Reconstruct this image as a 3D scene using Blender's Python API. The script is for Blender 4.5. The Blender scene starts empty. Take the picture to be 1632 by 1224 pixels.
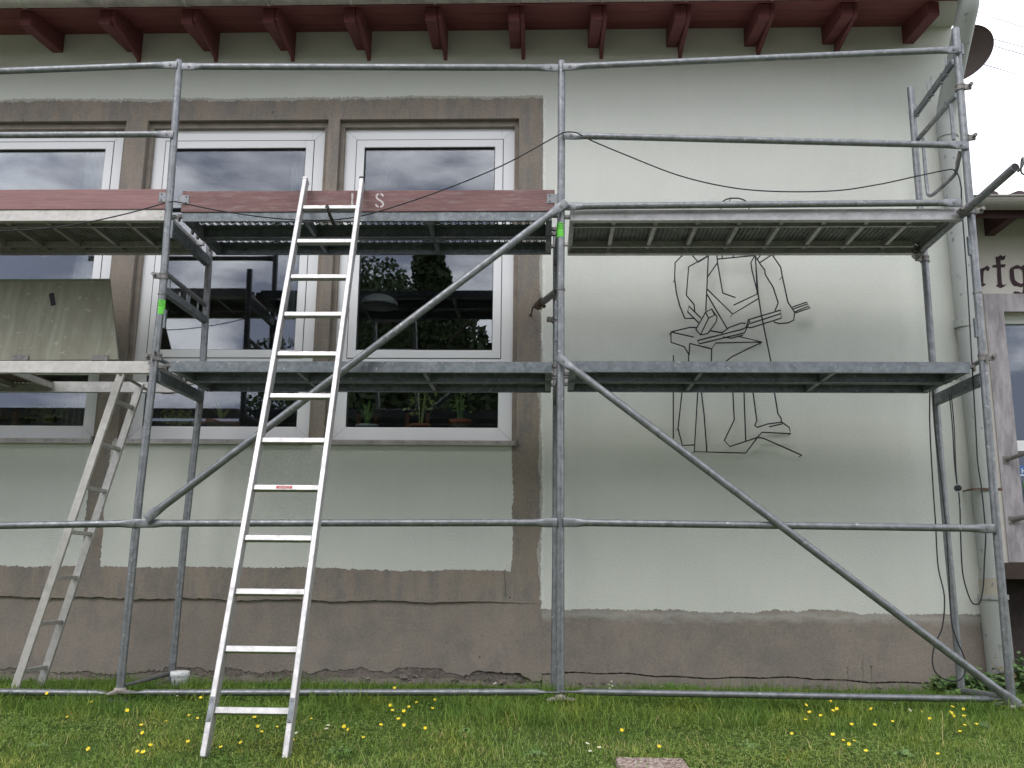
import bpy, math, random
import numpy as np
from mathutils import Vector, Matrix
rnd = random.Random(7)
nrs = np.random.RandomState(11)
scene = bpy.context.scene
COL = scene.collection

# ------------------------------------------------------------------ camera
FPX = 1475.7                                   # focal length in pixels of a 1632 px wide picture
CAM = np.array([-.1185, -5.6005, .7319])
PIT, YAW, ROL = .2032, -.0341, .0102
_F = np.array([math.sin(YAW)*math.cos(PIT), math.cos(YAW)*math.cos(PIT), math.sin(PIT)])
_R = np.array([math.cos(YAW), -math.sin(YAW), 0.0]); _U = np.cross(_R, _F)
_R, _U = _R*math.cos(ROL)+_U*math.sin(ROL), -_R*math.sin(ROL)+_U*math.cos(ROL)
cd = bpy.data.cameras.new('camera'); cam = bpy.data.objects.new('camera', cd); COL.objects.link(cam)
cd.sensor_width = 36; cd.lens = FPX/1632*36; cd.clip_start = .05; cd.clip_end = 500
M = Matrix(((_R[0], _U[0], -_F[0], CAM[0]), (_R[1], _U[1], -_F[1], CAM[1]), (_R[2], _U[2], -_F[2], CAM[2]), (0, 0, 0, 1)))
cam.matrix_world = M
scene.camera = cam

# ------------------------------------------------------------------ light: overcast sky + very soft sun
SUN_EL, SUN_AZ = math.radians(46), math.radians(206)     # azimuth from +Y clockwise: behind the camera, a little left
world = bpy.data.worlds.new("World"); scene.world = world; world.use_nodes = True
wn, wl = world.node_tree.nodes, world.node_tree.links
for n in list(wn): wn.remove(n)
wo = wn.new('ShaderNodeOutputWorld'); bg = wn.new('ShaderNodeBackground')
sky = wn.new('ShaderNodeTexSky'); sky.sky_type = 'NISHITA'; sky.sun_disc = False
sky.sun_elevation = SUN_EL; sky.sun_rotation = SUN_AZ; sky.air_density = 1.0; sky.dust_density = 3.0
tc = wn.new('ShaderNodeTexCoord'); mp = wn.new('ShaderNodeMapping'); mp.inputs['Scale'].default_value = (1, 1, 2.6)
ns = wn.new('ShaderNodeTexNoise'); ns.inputs['Scale'].default_value = 3.4; ns.inputs['Detail'].default_value = 6; ns.inputs['Roughness'].default_value = .55
ns.inputs['Distortion'].default_value = .35
cr = wn.new('ShaderNodeValToRGB')
cr.color_ramp.elements[0].position = .43; cr.color_ramp.elements[0].color = (5.0, 5.6, 7.4, 1)
cr.color_ramp.elements[1].position = .57; cr.color_ramp.elements[1].color = (22, 22, 22.4, 1)
mixw = wn.new('ShaderNodeMixRGB'); mixw.inputs[0].default_value = .9
wl.new(tc.outputs['Generated'], mp.inputs['Vector']); wl.new(mp.outputs[0], ns.inputs['Vector'])
wl.new(ns.outputs['Fac'], cr.inputs[0]); wl.new(sky.outputs[0], mixw.inputs[1]); wl.new(cr.outputs[0], mixw.inputs[2])
wl.new(mixw.outputs[0], bg.inputs['Color']); bg.inputs['Strength'].default_value = .092
wl.new(bg.outputs[0], wo.inputs[0])
sd = bpy.data.lights.new('sun', 'SUN'); sd.energy = .85; sd.angle = math.radians(26); sd.color = (1, .985, .95)
sun = bpy.data.objects.new('sun', sd); COL.objects.link(sun)
sdir = Vector((math.sin(SUN_AZ)*math.cos(SUN_EL), math.cos(SUN_AZ)*math.cos(SUN_EL), math.sin(SUN_EL)))
sun.rotation_euler = sdir.to_track_quat('Z', 'Y').to_euler(); sun.location = (0, -6, 10)
vs = scene.view_settings
vs.view_transform = 'Standard'; vs.look = 'None'; vs.exposure = 0.43; vs.gamma = 1.0; vs.use_curve_mapping = False
scene.cycles.max_bounces = 6; scene.cycles.transparent_max_bounces = 8
scene.cycles.caustics_reflective = False; scene.cycles.caustics_refractive = False

# ------------------------------------------------------------------ survey helpers: sight line through a picture point met with a real plane
def T(u, v, Y=None, Z=None, X=None):
    d = _F + _R*(u-816)/FPX - _U*(v-612)/FPX
    if Y is not None: t = (Y-CAM[1])/d[1]
    elif Z is not None: t = (Z-CAM[2])/d[2]
    else: t = (X-CAM[0])/d[0]
    return Vector(CAM + t*d)
def ground_z(x, y):
    return -.05*max(0, .2-y) - .03*max(0, min(1, (y-.35)/.6)) + .006*math.sin(3.1*x+1)*math.cos(2.3*y) if y < 1.3 else -.03
def Tg(u, v, h=0):
    z = 0
    for _ in range(8):
        p = T(u, v, Z=z+h); z = ground_z(p.x, p.y)
    return Vector((p.x, p.y, z))

# ------------------------------------------------------------------ mesh helpers
class MB:
    def __init__(s): s.v = []; s.f = []; s.m = []; s.sm = []; s.mi = 0
    def add(s, verts, faces, smooth=False):
        b = len(s.v); s.v += [tuple(p) for p in verts]
        for f in faces: s.f.append(tuple(i+b for i in f)); s.m.append(s.mi); s.sm.append(smooth)
    def box(s, x0, x1, y0, y1, z0, z1):
        v = [(x, y, z) for x in (x0, x1) for y in (y0, y1) for z in (z0, z1)]
        s.add(v, [(0, 1, 3, 2), (4, 6, 7, 5), (0, 4, 5, 1), (2, 3, 7, 6), (0, 2, 6, 4), (1, 5, 7, 3)])
    def beam(s, a, b, w, h, up=(0, 0, 1)):
        a = Vector(a); b = Vector(b); d = (b-a).normalized(); up = Vector(up)
        sx = d.cross(up)
        if sx.length < 1e-4: sx = d.cross(Vector((1, 0, 0)))
        sx.normalize(); sy = sx.cross(d).normalized()
        v = []
        for p in (a, b):
            for i, j in ((-1, -1), (1, -1), (1, 1), (-1, 1)): v.append(p+sx*w/2*i+sy*h/2*j)
        s.add(v, [(0, 1, 2, 3), (7, 6, 5, 4), (0, 4, 5, 1), (1, 5, 6, 2), (2, 6, 7, 3), (3, 7, 4, 0)])
    def loft(s, pts, rads, n=12, up=(0, 0, 1), cap=True):
        """rings along pts; rads = list of (r_side, r_up)"""
        pts = [Vector(p) for p in pts]; up = Vector(up); v = []; prev = None
        for i, p in enumerate(pts):
            d = (pts[min(i+1, len(pts)-1)]-pts[max(i-1, 0)]).normalized()
            if prev is None:
                sx = d.cross(up)
                if sx.length < 1e-3: sx = d.cross(Vector((0, 1, 0)))
            else: sx = prev - d*prev.dot(d)
            sx.normalize(); prev = sx; sy = sx.cross(d).normalized()
            r = rads[i] if isinstance(rads, list) else rads
            if not isinstance(r, tuple): r = (r, r)
            for k in range(n):
                a = 2*math.pi*k/n; v.append(p+sx*math.cos(a)*r[0]+sy*math.sin(a)*r[1])
        f = []
        for i in range(len(pts)-1):
            for k in range(n):
                k2 = (k+1) % n; f.append((i*n+k, i*n+k2, (i+1)*n+k2, (i+1)*n+k))
        s.add(v, f, True)
        if cap:
            s.add(v[:n], [tuple(range(n))[::-1]]); s.add(v[-n:], [tuple(range(n))])
    def tube(s, a, b, r, n=12): s.loft([a, b], r, n)
    def prism(s, poly, axis, t0, t1):
        """poly in 2D extruded along an axis: 'Y' -> (x,z), 'X' -> (y,z), 'Z' -> (x,y)"""
        def mk(p, t): return {'Y': (p[0], t, p[1]), 'X': (t, p[0], p[1]), 'Z': (p[0], p[1], t)}[axis]
        n = len(poly); v = [mk(p, t0) for p in poly]+[mk(p, t1) for p in poly]
        s.add(v, [tuple(range(n)), tuple(range(2*n-1, n-1, -1))]+[(i, i+n, (i+1) % n+n, (i+1) % n) for i in range(n)])
    def lathe(s, prof, c=(0, 0, 0), n=20):
        v = []; f = []
        for r, z in prof:
            for k in range(n):
                a = 2*math.pi*k/n; v.append((c[0]+r*math.cos(a), c[1]+r*math.sin(a), c[2]+z))
        for i in range(len(prof)-1):
            for k in range(n): f.append((i*n+k, i*n+(k+1) % n, (i+1)*n+(k+1) % n, (i+1)*n+k))
        s.add(v, f, True)
    def build(s, name, mat, parent=None, bevel=0, recenter=True, fix=True):
        me = bpy.data.meshes.new(name)
        c = Vector((0, 0, 0))
        if recenter and s.v:
            a = np.array(s.v); c = Vector((a.min(0)+a.max(0))/2)
            if parent is None: c.z = float(a[:, 2].min())
        me.from_pydata([(x-c.x, y-c.y, z-c.z) for x, y, z in s.v], [], s.f)
        for m in (mat if isinstance(mat, (list, tuple)) else [mat]): me.materials.append(m)
        me.polygons.foreach_set('material_index', s.m); me.polygons.foreach_set('use_smooth', s.sm)
        me.update()
        if fix:
            import bmesh
            bm = bmesh.new(); bm.from_mesh(me); bmesh.ops.recalc_face_normals(bm, faces=bm.faces); bm.to_mesh(me); bm.free()
        o = bpy.data.objects.new(name, me); COL.objects.link(o)
        if bevel:
            b = o.modifiers.new('bevel', 'BEVEL'); b.width = bevel; b.segments = 2; b.limit_method = 'ANGLE'
        if parent is not None:
            o.parent = parent; o.location = c - wloc(parent)
        else: o.location = c
        return o
def wloc(o):
    p = Vector((0, 0, 0))
    while o is not None: p += o.location; o = o.parent
    return p
def thing(name, label, cat, loc, group=None):
    o = bpy.data.objects.new(name, None); o.empty_display_size = .1; COL.objects.link(o); o.location = loc
    o['label'] = label; o['category'] = cat
    if group: o['group'] = group
    return o
def tag(o, label, cat, group=None):
    o['label'] = label; o['category'] = cat
    if group: o['group'] = group
    return o
def part_copy(o, name_parent, delta):
    c = o.copy(); COL.objects.link(c); c.parent = name_parent; c.location = o.location + Vector(delta); return c
def smooth_path(pts, n=6):
    """Catmull-Rom through points"""
    pts = [Vector(p) for p in pts]; P = [pts[0]*2-pts[1]]+pts+[pts[-1]*2-pts[-2]]; out = []
    for i in range(1, len(P)-2):
        for k in range(n):
            t = k/n; a, b, c, d = P[i-1:i+3]
            out.append(.5*((2*b)+(c-a)*t+(2*a-5*b+4*c-d)*t*t+(3*b-a-3*c+d)*t**3))
    out.append(pts[-1]); return out

# ------------------------------------------------------------------ material helpers
class NT:
    def __init__(s, name):
        s.m = bpy.data.materials.new(name); s.m.use_nodes = True; s.t = s.m.node_tree; s.n = s.t.nodes; s.l = s.t.links
        s.b = s.n['Principled BSDF']; s.g = s.n.new('ShaderNodeNewGeometry'); s.out = s.n['Material Output']
    def put(s, inp, val):
        if hasattr(val, 'type') and hasattr(val, 'node'): s.l.new(val, inp)
        elif isinstance(val, (tuple, list)): inp.default_value = (*val, 1) if len(val) == 3 and len(inp.default_value) == 4 else val
        else: inp.default_value = val
    def pos(s, scale=(1, 1, 1)):
        if scale == (1, 1, 1): return s.g.outputs['Position']
        m = s.n.new('ShaderNodeMapping'); m.inputs['Scale'].default_value = scale; s.l.new(s.g.outputs['Position'], m.inputs['Vector']); return m.outputs[0]
    def noise(s, scale, detail=4, rough=.55, sc3=(1, 1, 1), dist=0):
        n = s.n.new('ShaderNodeTexNoise'); s.l.new(s.pos(sc3), n.inputs['Vector'])
        n.inputs['Scale'].default_value = scale; n.inputs['Detail'].default_value = detail; n.inputs['Roughness'].default_value = rough
        n.inputs['Distortion'].default_value = dist; return n.outputs['Fac']
    def voro(s, scale, sc3=(1, 1, 1), feature='F1', out='Distance'):
        n = s.n.new('ShaderNodeTexVoronoi'); s.l.new(s.pos(sc3), n.inputs['Vector']); n.feature = feature
        n.inputs['Scale'].default_value = scale; return n.outputs[out]
    def ramp(s, fac, stops):
        r = s.n.new('ShaderNodeValToRGB'); e = r.color_ramp.elements
        while len(e) < len(stops): e.new(.5)
        for k, (p, c) in enumerate(stops):
            e[k].position = p; e[k].color = (*c, 1) if isinstance(c, tuple) else (c, c, c, 1)
        s.l.new(fac, r.inputs[0]); return r.outputs[0]
    def mix(s, f, a, b, mode='MIX'):
        m = s.n.new('ShaderNodeMixRGB'); m.blend_type = mode
        s.put(m.inputs[0], f); s.put(m.inputs[1], a); s.put(m.inputs[2], b); return m.outputs[0]
    def math(s, op, a, b=0.0, c=None):
        m = s.n.new('ShaderNodeMath'); m.operation = op; s.put(m.inputs[0], a); s.put(m.inputs[1], b)
        if c is not None: s.put(m.inputs[2], c)
        return m.outputs[0]
    def xyz(s):
        x = s.n.new('ShaderNodeSeparateXYZ'); s.l.new(s.g.outputs['Position'], x.inputs[0]); return x.outputs
    def bump(s, h, strength=.3, dist=.01):
        b = s.n.new('ShaderNodeBump'); s.put(b.inputs['Height'], h); b.inputs['Strength'].default_value = strength; b.inputs['Distance'].default_value = dist
        s.l.new(b.outputs[0], s.b.inputs['Normal'])
    def done(s, color=None, rough=.7, metal=0.0, spec=None):
        if color is not None: s.put(s.b.inputs['Base Color'], color)
        s.put(s.b.inputs['Roughness'], rough); s.put(s.b.inputs['Metallic'], metal)
        if spec is not None: s.b.inputs['Specular IOR Level'].default_value = spec
        return s.m

def plain(name, c, rough=.6, metal=0.0, var=.12, scale=30, spec=None):
    t = NT(name); n = t.noise(scale, 5)
    lo = tuple(x*(1-var) for x in c); hi = tuple(min(1, x*(1+var)) for x in c)
    return t.done(t.ramp(n, [(.3, lo), (.7, hi)]), rough, metal, spec)

GREEN = (.652, .662, .612)
def mat_wall():
    t = NT('painted_render'); x, y, z = t.xyz()
    # hand-painted edges: distorted coordinates
    n1 = t.math('MULTIPLY', t.math('SUBTRACT', t.noise(3.2, 3), .5), .05)
    n2 = t.math('MULTIPLY', t.math('SUBTRACT', t.noise(38, 4, .65), .5), .030)
    n3 = t.math('MULTIPLY', t.math('SUBTRACT', t.noise(55, 3, .6, (1, 1, .25)), .5), .028)
    dz = t.math('ADD', t.math('ADD', n1, n2), n3); lowf = t.ramp(z, [(0, 1.0), (1, 1.0)]); dx = t.math('MULTIPLY', t.math('ADD', n1, t.math('MULTIPLY', n2, 1.1)), t.math('ADD', .35, t.math('MULTIPLY', t.math('LESS_THAN', z, 3.1), .75)))
    zz = t.math('ADD', z, dz); xx = t.math('ADD', x, dx)
    def ge(a, b): return t.math('GREATER_THAN', a, b)
    def le(a, b): return t.math('LESS_THAN', a, b)
    def AND(*a):
        r = a[0]
        for k in a[1:]: r = t.math('MULTIPLY', r, k)
        return r
    def OR(a, b): return t.math('MAXIMUM', a, b)
    def NOT(a): return t.math('SUBTRACT', 1.0, a)
    band = AND(le(xx, -.125), le(zz, 4.425), ge(z, -1.0))
    panel = AND(ge(xx, -3.295), le(xx, -.335), ge(zz, .762), le(z, 1.67))
    panel2 = AND(le(xx, -3.435), ge(zz, .762), le(z, 1.67))
    band = OR(band, AND(le(x, -.1), le(z, .5))); band = AND(band, NOT(OR(panel, panel2)))
    plinth = AND(ge(x, -.2), le(t.math('ADD', zz, t.math('MULTIPLY', n1, .6)), .502))
    brown = OR(band, plinth)
    # bare render colour with blotches and old paint remains
    bn = t.noise(2.4, 6, .6, (1, 1, .55)); bn2 = t.noise(9, 5, .65, (1.6, 1, .35)); bn3 = t.noise(60, 4, .6)
    base = t.ramp(bn, [(.30, (.205, .178, .148)), (.5, (.285, .240, .198)), (.70, (.345, .288, .235))])
    blue = t.ramp(bn2, [(.45, 0.0), (.60, .85)])
    up = t.ramp(z, [(.0, .25), (.548, .25), (.552, 1.0)])   # more old blue-grey paint left above the plinth
    base = t.mix(t.math('MULTIPLY', blue, t.math('MULTIPLY', up, .75)), base, (.165, .165, .170))
    low = t.math('LESS_THAN', z, .55); base = t.mix(t.math('MULTIPLY', low, t.ramp(t.noise(4.2, 7, .7, (1, 1, 1)), [(.46, 0.0), (.64, .75)])), base, (.150, .140, .132)); base = t.mix(t.math('MULTIPLY', low, .22), base, (.27, .245, .22))
    och = t.ramp(t.noise(6.5, 5, .6, (1.3, 1, .5)), [(.50, 0.0), (.64, .6)])
    base = t.mix(t.math('MULTIPLY', och, up), base, (.33, .275, .205))
    base = t.mix(.35, base, t.ramp(bn3, [(.3, (.16, .14, .12)), (.7, (.32, .28, .24))]))
    hole = t.ramp(t.voro(7.0), [(.045, 1.0), (.06, 0.0)])
    base = t.mix(t.math('MULTIPLY', hole, t.math('MULTIPLY', ge(t.noise(1.9, 2), .52), .9)), base, (.07, .06, .055))
    # paint
    gn = t.noise(1.3, 5); gn2 = t.noise(90, 3)
    g = t.ramp(gn, [(.3, tuple(c*.965 for c in GREEN)), (.7, tuple(c*1.02 for c in GREEN))])
    g = t.mix(.12, g, t.ramp(gn2, [(.35, (.54, .56, .49)), (.65, (.72, .74, .66))]))
    # thin lime-white line of primer where paint runs out
    lim = AND(le(t.math('ABSOLUTE', t.math('ADD', xx, .112)), .006), ge(z, .56), le(z, 4.4), ge(t.noise(14, 4), .47))
    g = t.mix(t.math('MULTIPLY', lim, .5), g, (.78, .80, .76))
    # thin washes of the new paint dragged over the bare render near its edges
    wz = t.math('SUBTRACT', t.math('ADD', z, t.math('MULTIPLY', t.math('SUBTRACT', t.noise(11, 6, .7, (.6, 1, 1.6)), .5), .16)), .47)
    w1 = t.ramp(t.math('MULTIPLY', t.math('ABSOLUTE', wz), 14), [(.0, .30), (.8, 0.0)])
    w1 = AND(w1, ge(x, -.12), le(z, .56))
    wx = t.math('ADD', x, t.math('MULTIPLY', t.math('SUBTRACT', t.noise(7, 6, .7, (1, 1, .5)), .5), .10))
    w2 = AND(ge(wx, -.142), le(x, -.1), le(z, 3.3), ge(z, .56)); w3 = AND(ge(t.math('ADD', zz, t.math('MULTIPLY', t.math('SUBTRACT', t.noise(26, 5, .7, (.5, 1, 1)), .5), .07)), 4.405), le(z, 4.5))
    wash = t.math('MINIMUM', 1.0, t.math('ADD', w1, t.math('MULTIPLY', t.math('MAXIMUM', w2, w3), .42)))
    base = t.mix(wash, base, GREEN)
    # faint rain and dust streaks on the new paint
    g = t.mix(t.ramp(t.noise(3.2, 6, .65, (3.5, 1, .16)), [(.5, 0.0), (.75, .10)]), g, (.50, .50, .45))
    col = t.mix(brown, g, base)
    st = t.voro(120, feature='SMOOTH_F1'); h = t.math('ADD', t.noise(75, 5, .7), t.math('MULTIPLY', st, .5))
    hb = t.math('MULTIPLY', t.math('SUBTRACT', 1.0, brown), .12)
    t.bump(t.math('ADD', h, hb), .30, .012)
    return t.done(col, t.mix(brown, (.72,)*3, (.9,)*3), 0, .3)
M_wall = mat_wall()

def mat_plinth():
    t = NT('bare_render_plinth')
    bn = t.noise(1.7, 6, .62, (1, 1, .8)); bn2 = t.noise(5, 6, .68, (1, 1, .7)); bn3 = t.noise(70, 4, .6)
    base = t.ramp(bn, [(.30, (.180, .157, .139)), (.5, (.255, .218, .190)), (.70, (.310, .262, .226))])
    base = t.mix(t.ramp(bn2, [(.48, 0.0), (.66, .65)]), base, (.15, .143, .137))
    base = t.mix(.3, base, t.ramp(bn3, [(.3, (.13, .115, .10)), (.7, (.30, .26, .225))]))
    t.bump(t.noise(85, 5, .7), .45, .01)
    return t.done(base, .92, 0, .2)
M_plinth = mat_plinth()

def mat_steel(name, a=(.16, .168, .178), b=(.30, .31, .32), rough=.46, metal=.65, dirt=.35, splash=.55):
    t = NT(name)
    v = t.voro(38, out='Color'); vb = t.n.new('ShaderNodeRGBToBW'); t.l.new(v, vb.inputs[0])
    sp = t.ramp(t.math('ADD', t.math('MULTIPLY', vb.outputs[0], .32), t.math('MULTIPLY', t.noise(14, 6, .7), .75)), [(.3, a), (.8, b)])
    d = t.ramp(t.noise(9, 7, .72, (1, 1, 1)), [(.50, 0.0), (.70, 1.0)])
    col = t.mix(t.math('MULTIPLY', d, dirt), sp, (.20, .19, .175))
    wsp = t.ramp(t.noise(30, 4, .6), [(.66, 0.0), (.70, 1.0)])
    col = t.mix(t.math('MULTIPLY', wsp, splash), col, (.62, .63, .60))
    t.bump(t.noise(180, 3), .12, .002)
    rr = t.ramp(t.noise(25, 4), [(.3, rough-.1), (.7, rough+.12)])
    return t.done(col, rr, metal)
M_steel = mat_steel('galvanised_steel')
M_deck = mat_steel('galvanised_deck_steel', (.115, .130, .140), (.25, .275, .29), .48, .6, .25)
M_dark = mat_steel('dull_clamp_steel', (.16, .15, .145), (.30, .28, .27), .6, .6, .6)
M_alu = mat_steel('mill_aluminium', (.40, .39, .39), (.54, .525, .525), .42, .6, .25)
M_aludirty = mat_steel('plaster_splashed_aluminium', (.48, .46, .43), (.62, .59, .56), .55, .45, .25, .1)
M_aluframe = mat_steel('weathered_aluminium_frame', (.38, .37, .355), (.55, .535, .51), .5, .5, .4)
M_mesh = plain('dark_deck_sheet', (.24, .235, .23), .7, .2, .3, 14)

def mat_board(name, c1, c2, wear, wcol):
    t = NT(name)
    g = t.noise(9, 6, .6, (.35, 1, 9), .6)
    col = t.ramp(g, [(.3, c1), (.7, c2)])
    w = t.ramp(t.noise(7, 8, .75, (.7, 1, 5)), [(.5, 0.0), (.72, wear)])
    col = t.mix(w, col, wcol)
    k = t.ramp(t.voro(3.1, (1, 1, 1.6)), [(.045, 1.0), (.075, 0.0)])
    col = t.mix(t.math('MULTIPLY', k, .75), col, (.07, .022, .02))
    t.bump(g, .25, .003)
    return t.done(col, .75)
M_toeA = mat_board('red_stained_board', (.24, .125, .122), (.34, .185, .18), .35, (.44, .29, .28))
M_toeB = mat_board('worn_red_board', (.16, .085, .085), (.25, .125, .12), .9, (.31, .245, .235))
M_rafter = mat_board('dark_red_rafter_wood', (.13, .034, .040), (.19, .054, .060), .3, (.20, .075, .055))
M_soffit = mat_board('red_soffit_boarding', (.17, .042, .048), (.24, .070, .070), .25, (.24, .10, .07))
def mat_hatch():
    t = NT('algae_stained_plywood')
    col = t.ramp(t.noise(5, 5, .6, (5, 1, .5)), [(.3, (.23, .23, .175)), (.7, (.35, .345, .27))])
    col = t.mix(t.ramp(t.noise(2.6, 5, .6), [(.45, 0.0), (.65, .6)]), col, (.235, .215, .165))
    sp = t.ramp(t.noise(17, 4, .6), [(.63, 0.0), (.67, 1.0)])
    col = t.mix(t.math('MULTIPLY', sp, .75), col, (.45, .41, .33))
    t.bump(t.noise(40, 4), .2, .004)
    return t.done(col, .85)
M_hatch = mat_hatch()
def mat_gutter():
    t = NT('mossy_gutter_metal')
    col = t.ramp(t.noise(6, 6, .65, (1, 1, 1)), [(.32, (.26, .26, .23)), (.5, (.50, .44, .44)), (.7, (.56, .60, .48))])
    return t.done(col, .7, .1)
M_gutter = mat_gutter()
M_pvc = plain('white_window_plastic', (.80, .80, .81), .35, 0, .02, 3)
M_gasket = plain('black_gasket', (.03, .03, .033), .6)
M_sill = plain('sill_aluminium', (.42, .39, .38), .5, .3, .2, 12)
M_trim = plain('brown_reveal_render', (.25, .215, .18), .9, 0, .2, 9)
def mat_glass():
    m = bpy.data.materials.new('window_glass'); m.use_nodes = True; n, l = m.node_tree.nodes, m.node_tree.links
    n.remove(n['Principled BSDF']); tr = n.new('ShaderNodeBsdfTransparent'); tr.inputs[0].default_value = (.90, .93, .91, 1)
    gl = n.new('ShaderNodeBsdfGlossy'); gl.inputs['Roughness'].default_value = .0; gl.inputs[0].default_value = (.90, .92, 1, 1)
    fr = n.new('ShaderNodeFresnel'); fr.inputs['IOR'].default_value = 1.5
    mt = n.new('ShaderNodeMath'); mt.operation = 'MULTIPLY_ADD'; mt.inputs[1].default_value = 1.5; mt.inputs[2].default_value = .045
    mx = n.new('ShaderNodeMixShader'); l.new(fr.outputs[0], mt.inputs[0]); l.new(mt.outputs[0], mx.inputs[0])
    l.new(tr.outputs[0], mx.inputs[1]); l.new(gl.outputs[0], mx.inputs[2]); l.new(mx.outputs[0], n['Material Output'].inputs[0]); return m
M_glass = mat_glass()
M_room = plain('dim_room_wall', (.10, .09, .085), .9)
M_black = plain('black_cable_rubber', (.012, .012, .016), .55, 0, .1)
M_wire = plain('blackened_iron_rod', (.020, .020, .022), .5, .4, .2)
M_pipe_paint = None
def mat_pipe(name, base, spots):
    t = NT(name); col = t.ramp(t.noise(4, 4), [(.3, tuple(c*.93 for c in base)), (.7, tuple(c*1.05 for c in base))])
    s1 = t.ramp(t.noise(17, 4, .6, (1, 1, .7)), [(.64, 0.0), (.68, 1.0)])
    col = t.mix(t.math('MULTIPLY', s1, spots), col, (.16, .17, .18))
    return t.done(col, .6, .0)
M_pipe = mat_pipe('pale_painted_downpipe', (.35, .365, .35), .9)
M_pipelow = mat_pipe('grey_zinc_standpipe', (.30, .31, .29), .8)
M_rust = plain('rusty_iron', (.13, .085, .06), .85, .1, .4, 30)
M_sticker = plain('green_sticker', (.13, .62, .05), .5, 0, .03)
M_ink = plain('black_print', (.02, .02, .02), .6)
M_redprint = plain('red_print', (.50, .06, .05), .5)
M_whiteprint = plain('white_stencil_paint', (.60, .53, .52), .8, 0, .25, 60)
M_strap = plain('dark_brown_strap', (.05, .038, .03), .8)

# ------------------------------------------------------------------ ground
def build_ground():
    xs = np.concatenate([[-150, -60, -25], np.linspace(-10, 10, 61), [25, 60, 150]]); ys = np.concatenate([[-150, -60, -25, -12], np.linspace(-8, 1.2, 47), [3, 8, 25, 80, 150]])
    V = []; Fc = []
    for y in ys:
        for x in xs: V.append((x, y, ground_z(x, max(y, -12))))
    n = len(xs)
    for j in range(len(ys)-1):
        for i in range(n-1): Fc.append((j*n+i, j*n+i+1, (j+1)*n+i+1, (j+1)*n+i))
    b = MB(); b.add(V, Fc, True)
    t = NT('lawn_soil'); col = t.ramp(t.noise(9, 6, .7), [(.3, (.045, .065, .018)), (.55, (.085, .13, .030)), (.75, (.13, .14, .05))])
    t.bump(t.noise(40, 6, .7), .8, .04)
    o = b.build('ground', t.done(col, .95, 0, .1), None, recenter=False); o['kind'] = 'structure'
build_ground()
def add_bounce_gravel():  # unseen pale ground, added to bounce light up under the eaves
    b = MB(); xs = np.linspace(-40, 40, 41); ys = np.linspace(-14.0, -6.6, 9); V = [(x, y, ground_z(x, max(y, -12))+.02) for y in ys for x in xs]; n = 41
    b.add(V, [(j*n+i, j*n+i+1, (j+1)*n+i+1, (j+1)*n+i) for j in range(8) for i in range(40)], True)
    t = NT('pale_bounce_gravel'); c = t.ramp(t.voro(60, out='Distance'), [(0, (.34, .32, .30)), (.6, (.52, .50, .47))]); t.bump(t.voro(60), .6, .02)
    o = b.build('bounce_gravel', t.done(c, .95), None, recenter=False, fix=False); o['kind'] = 'structure'
add_bounce_gravel()

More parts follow.
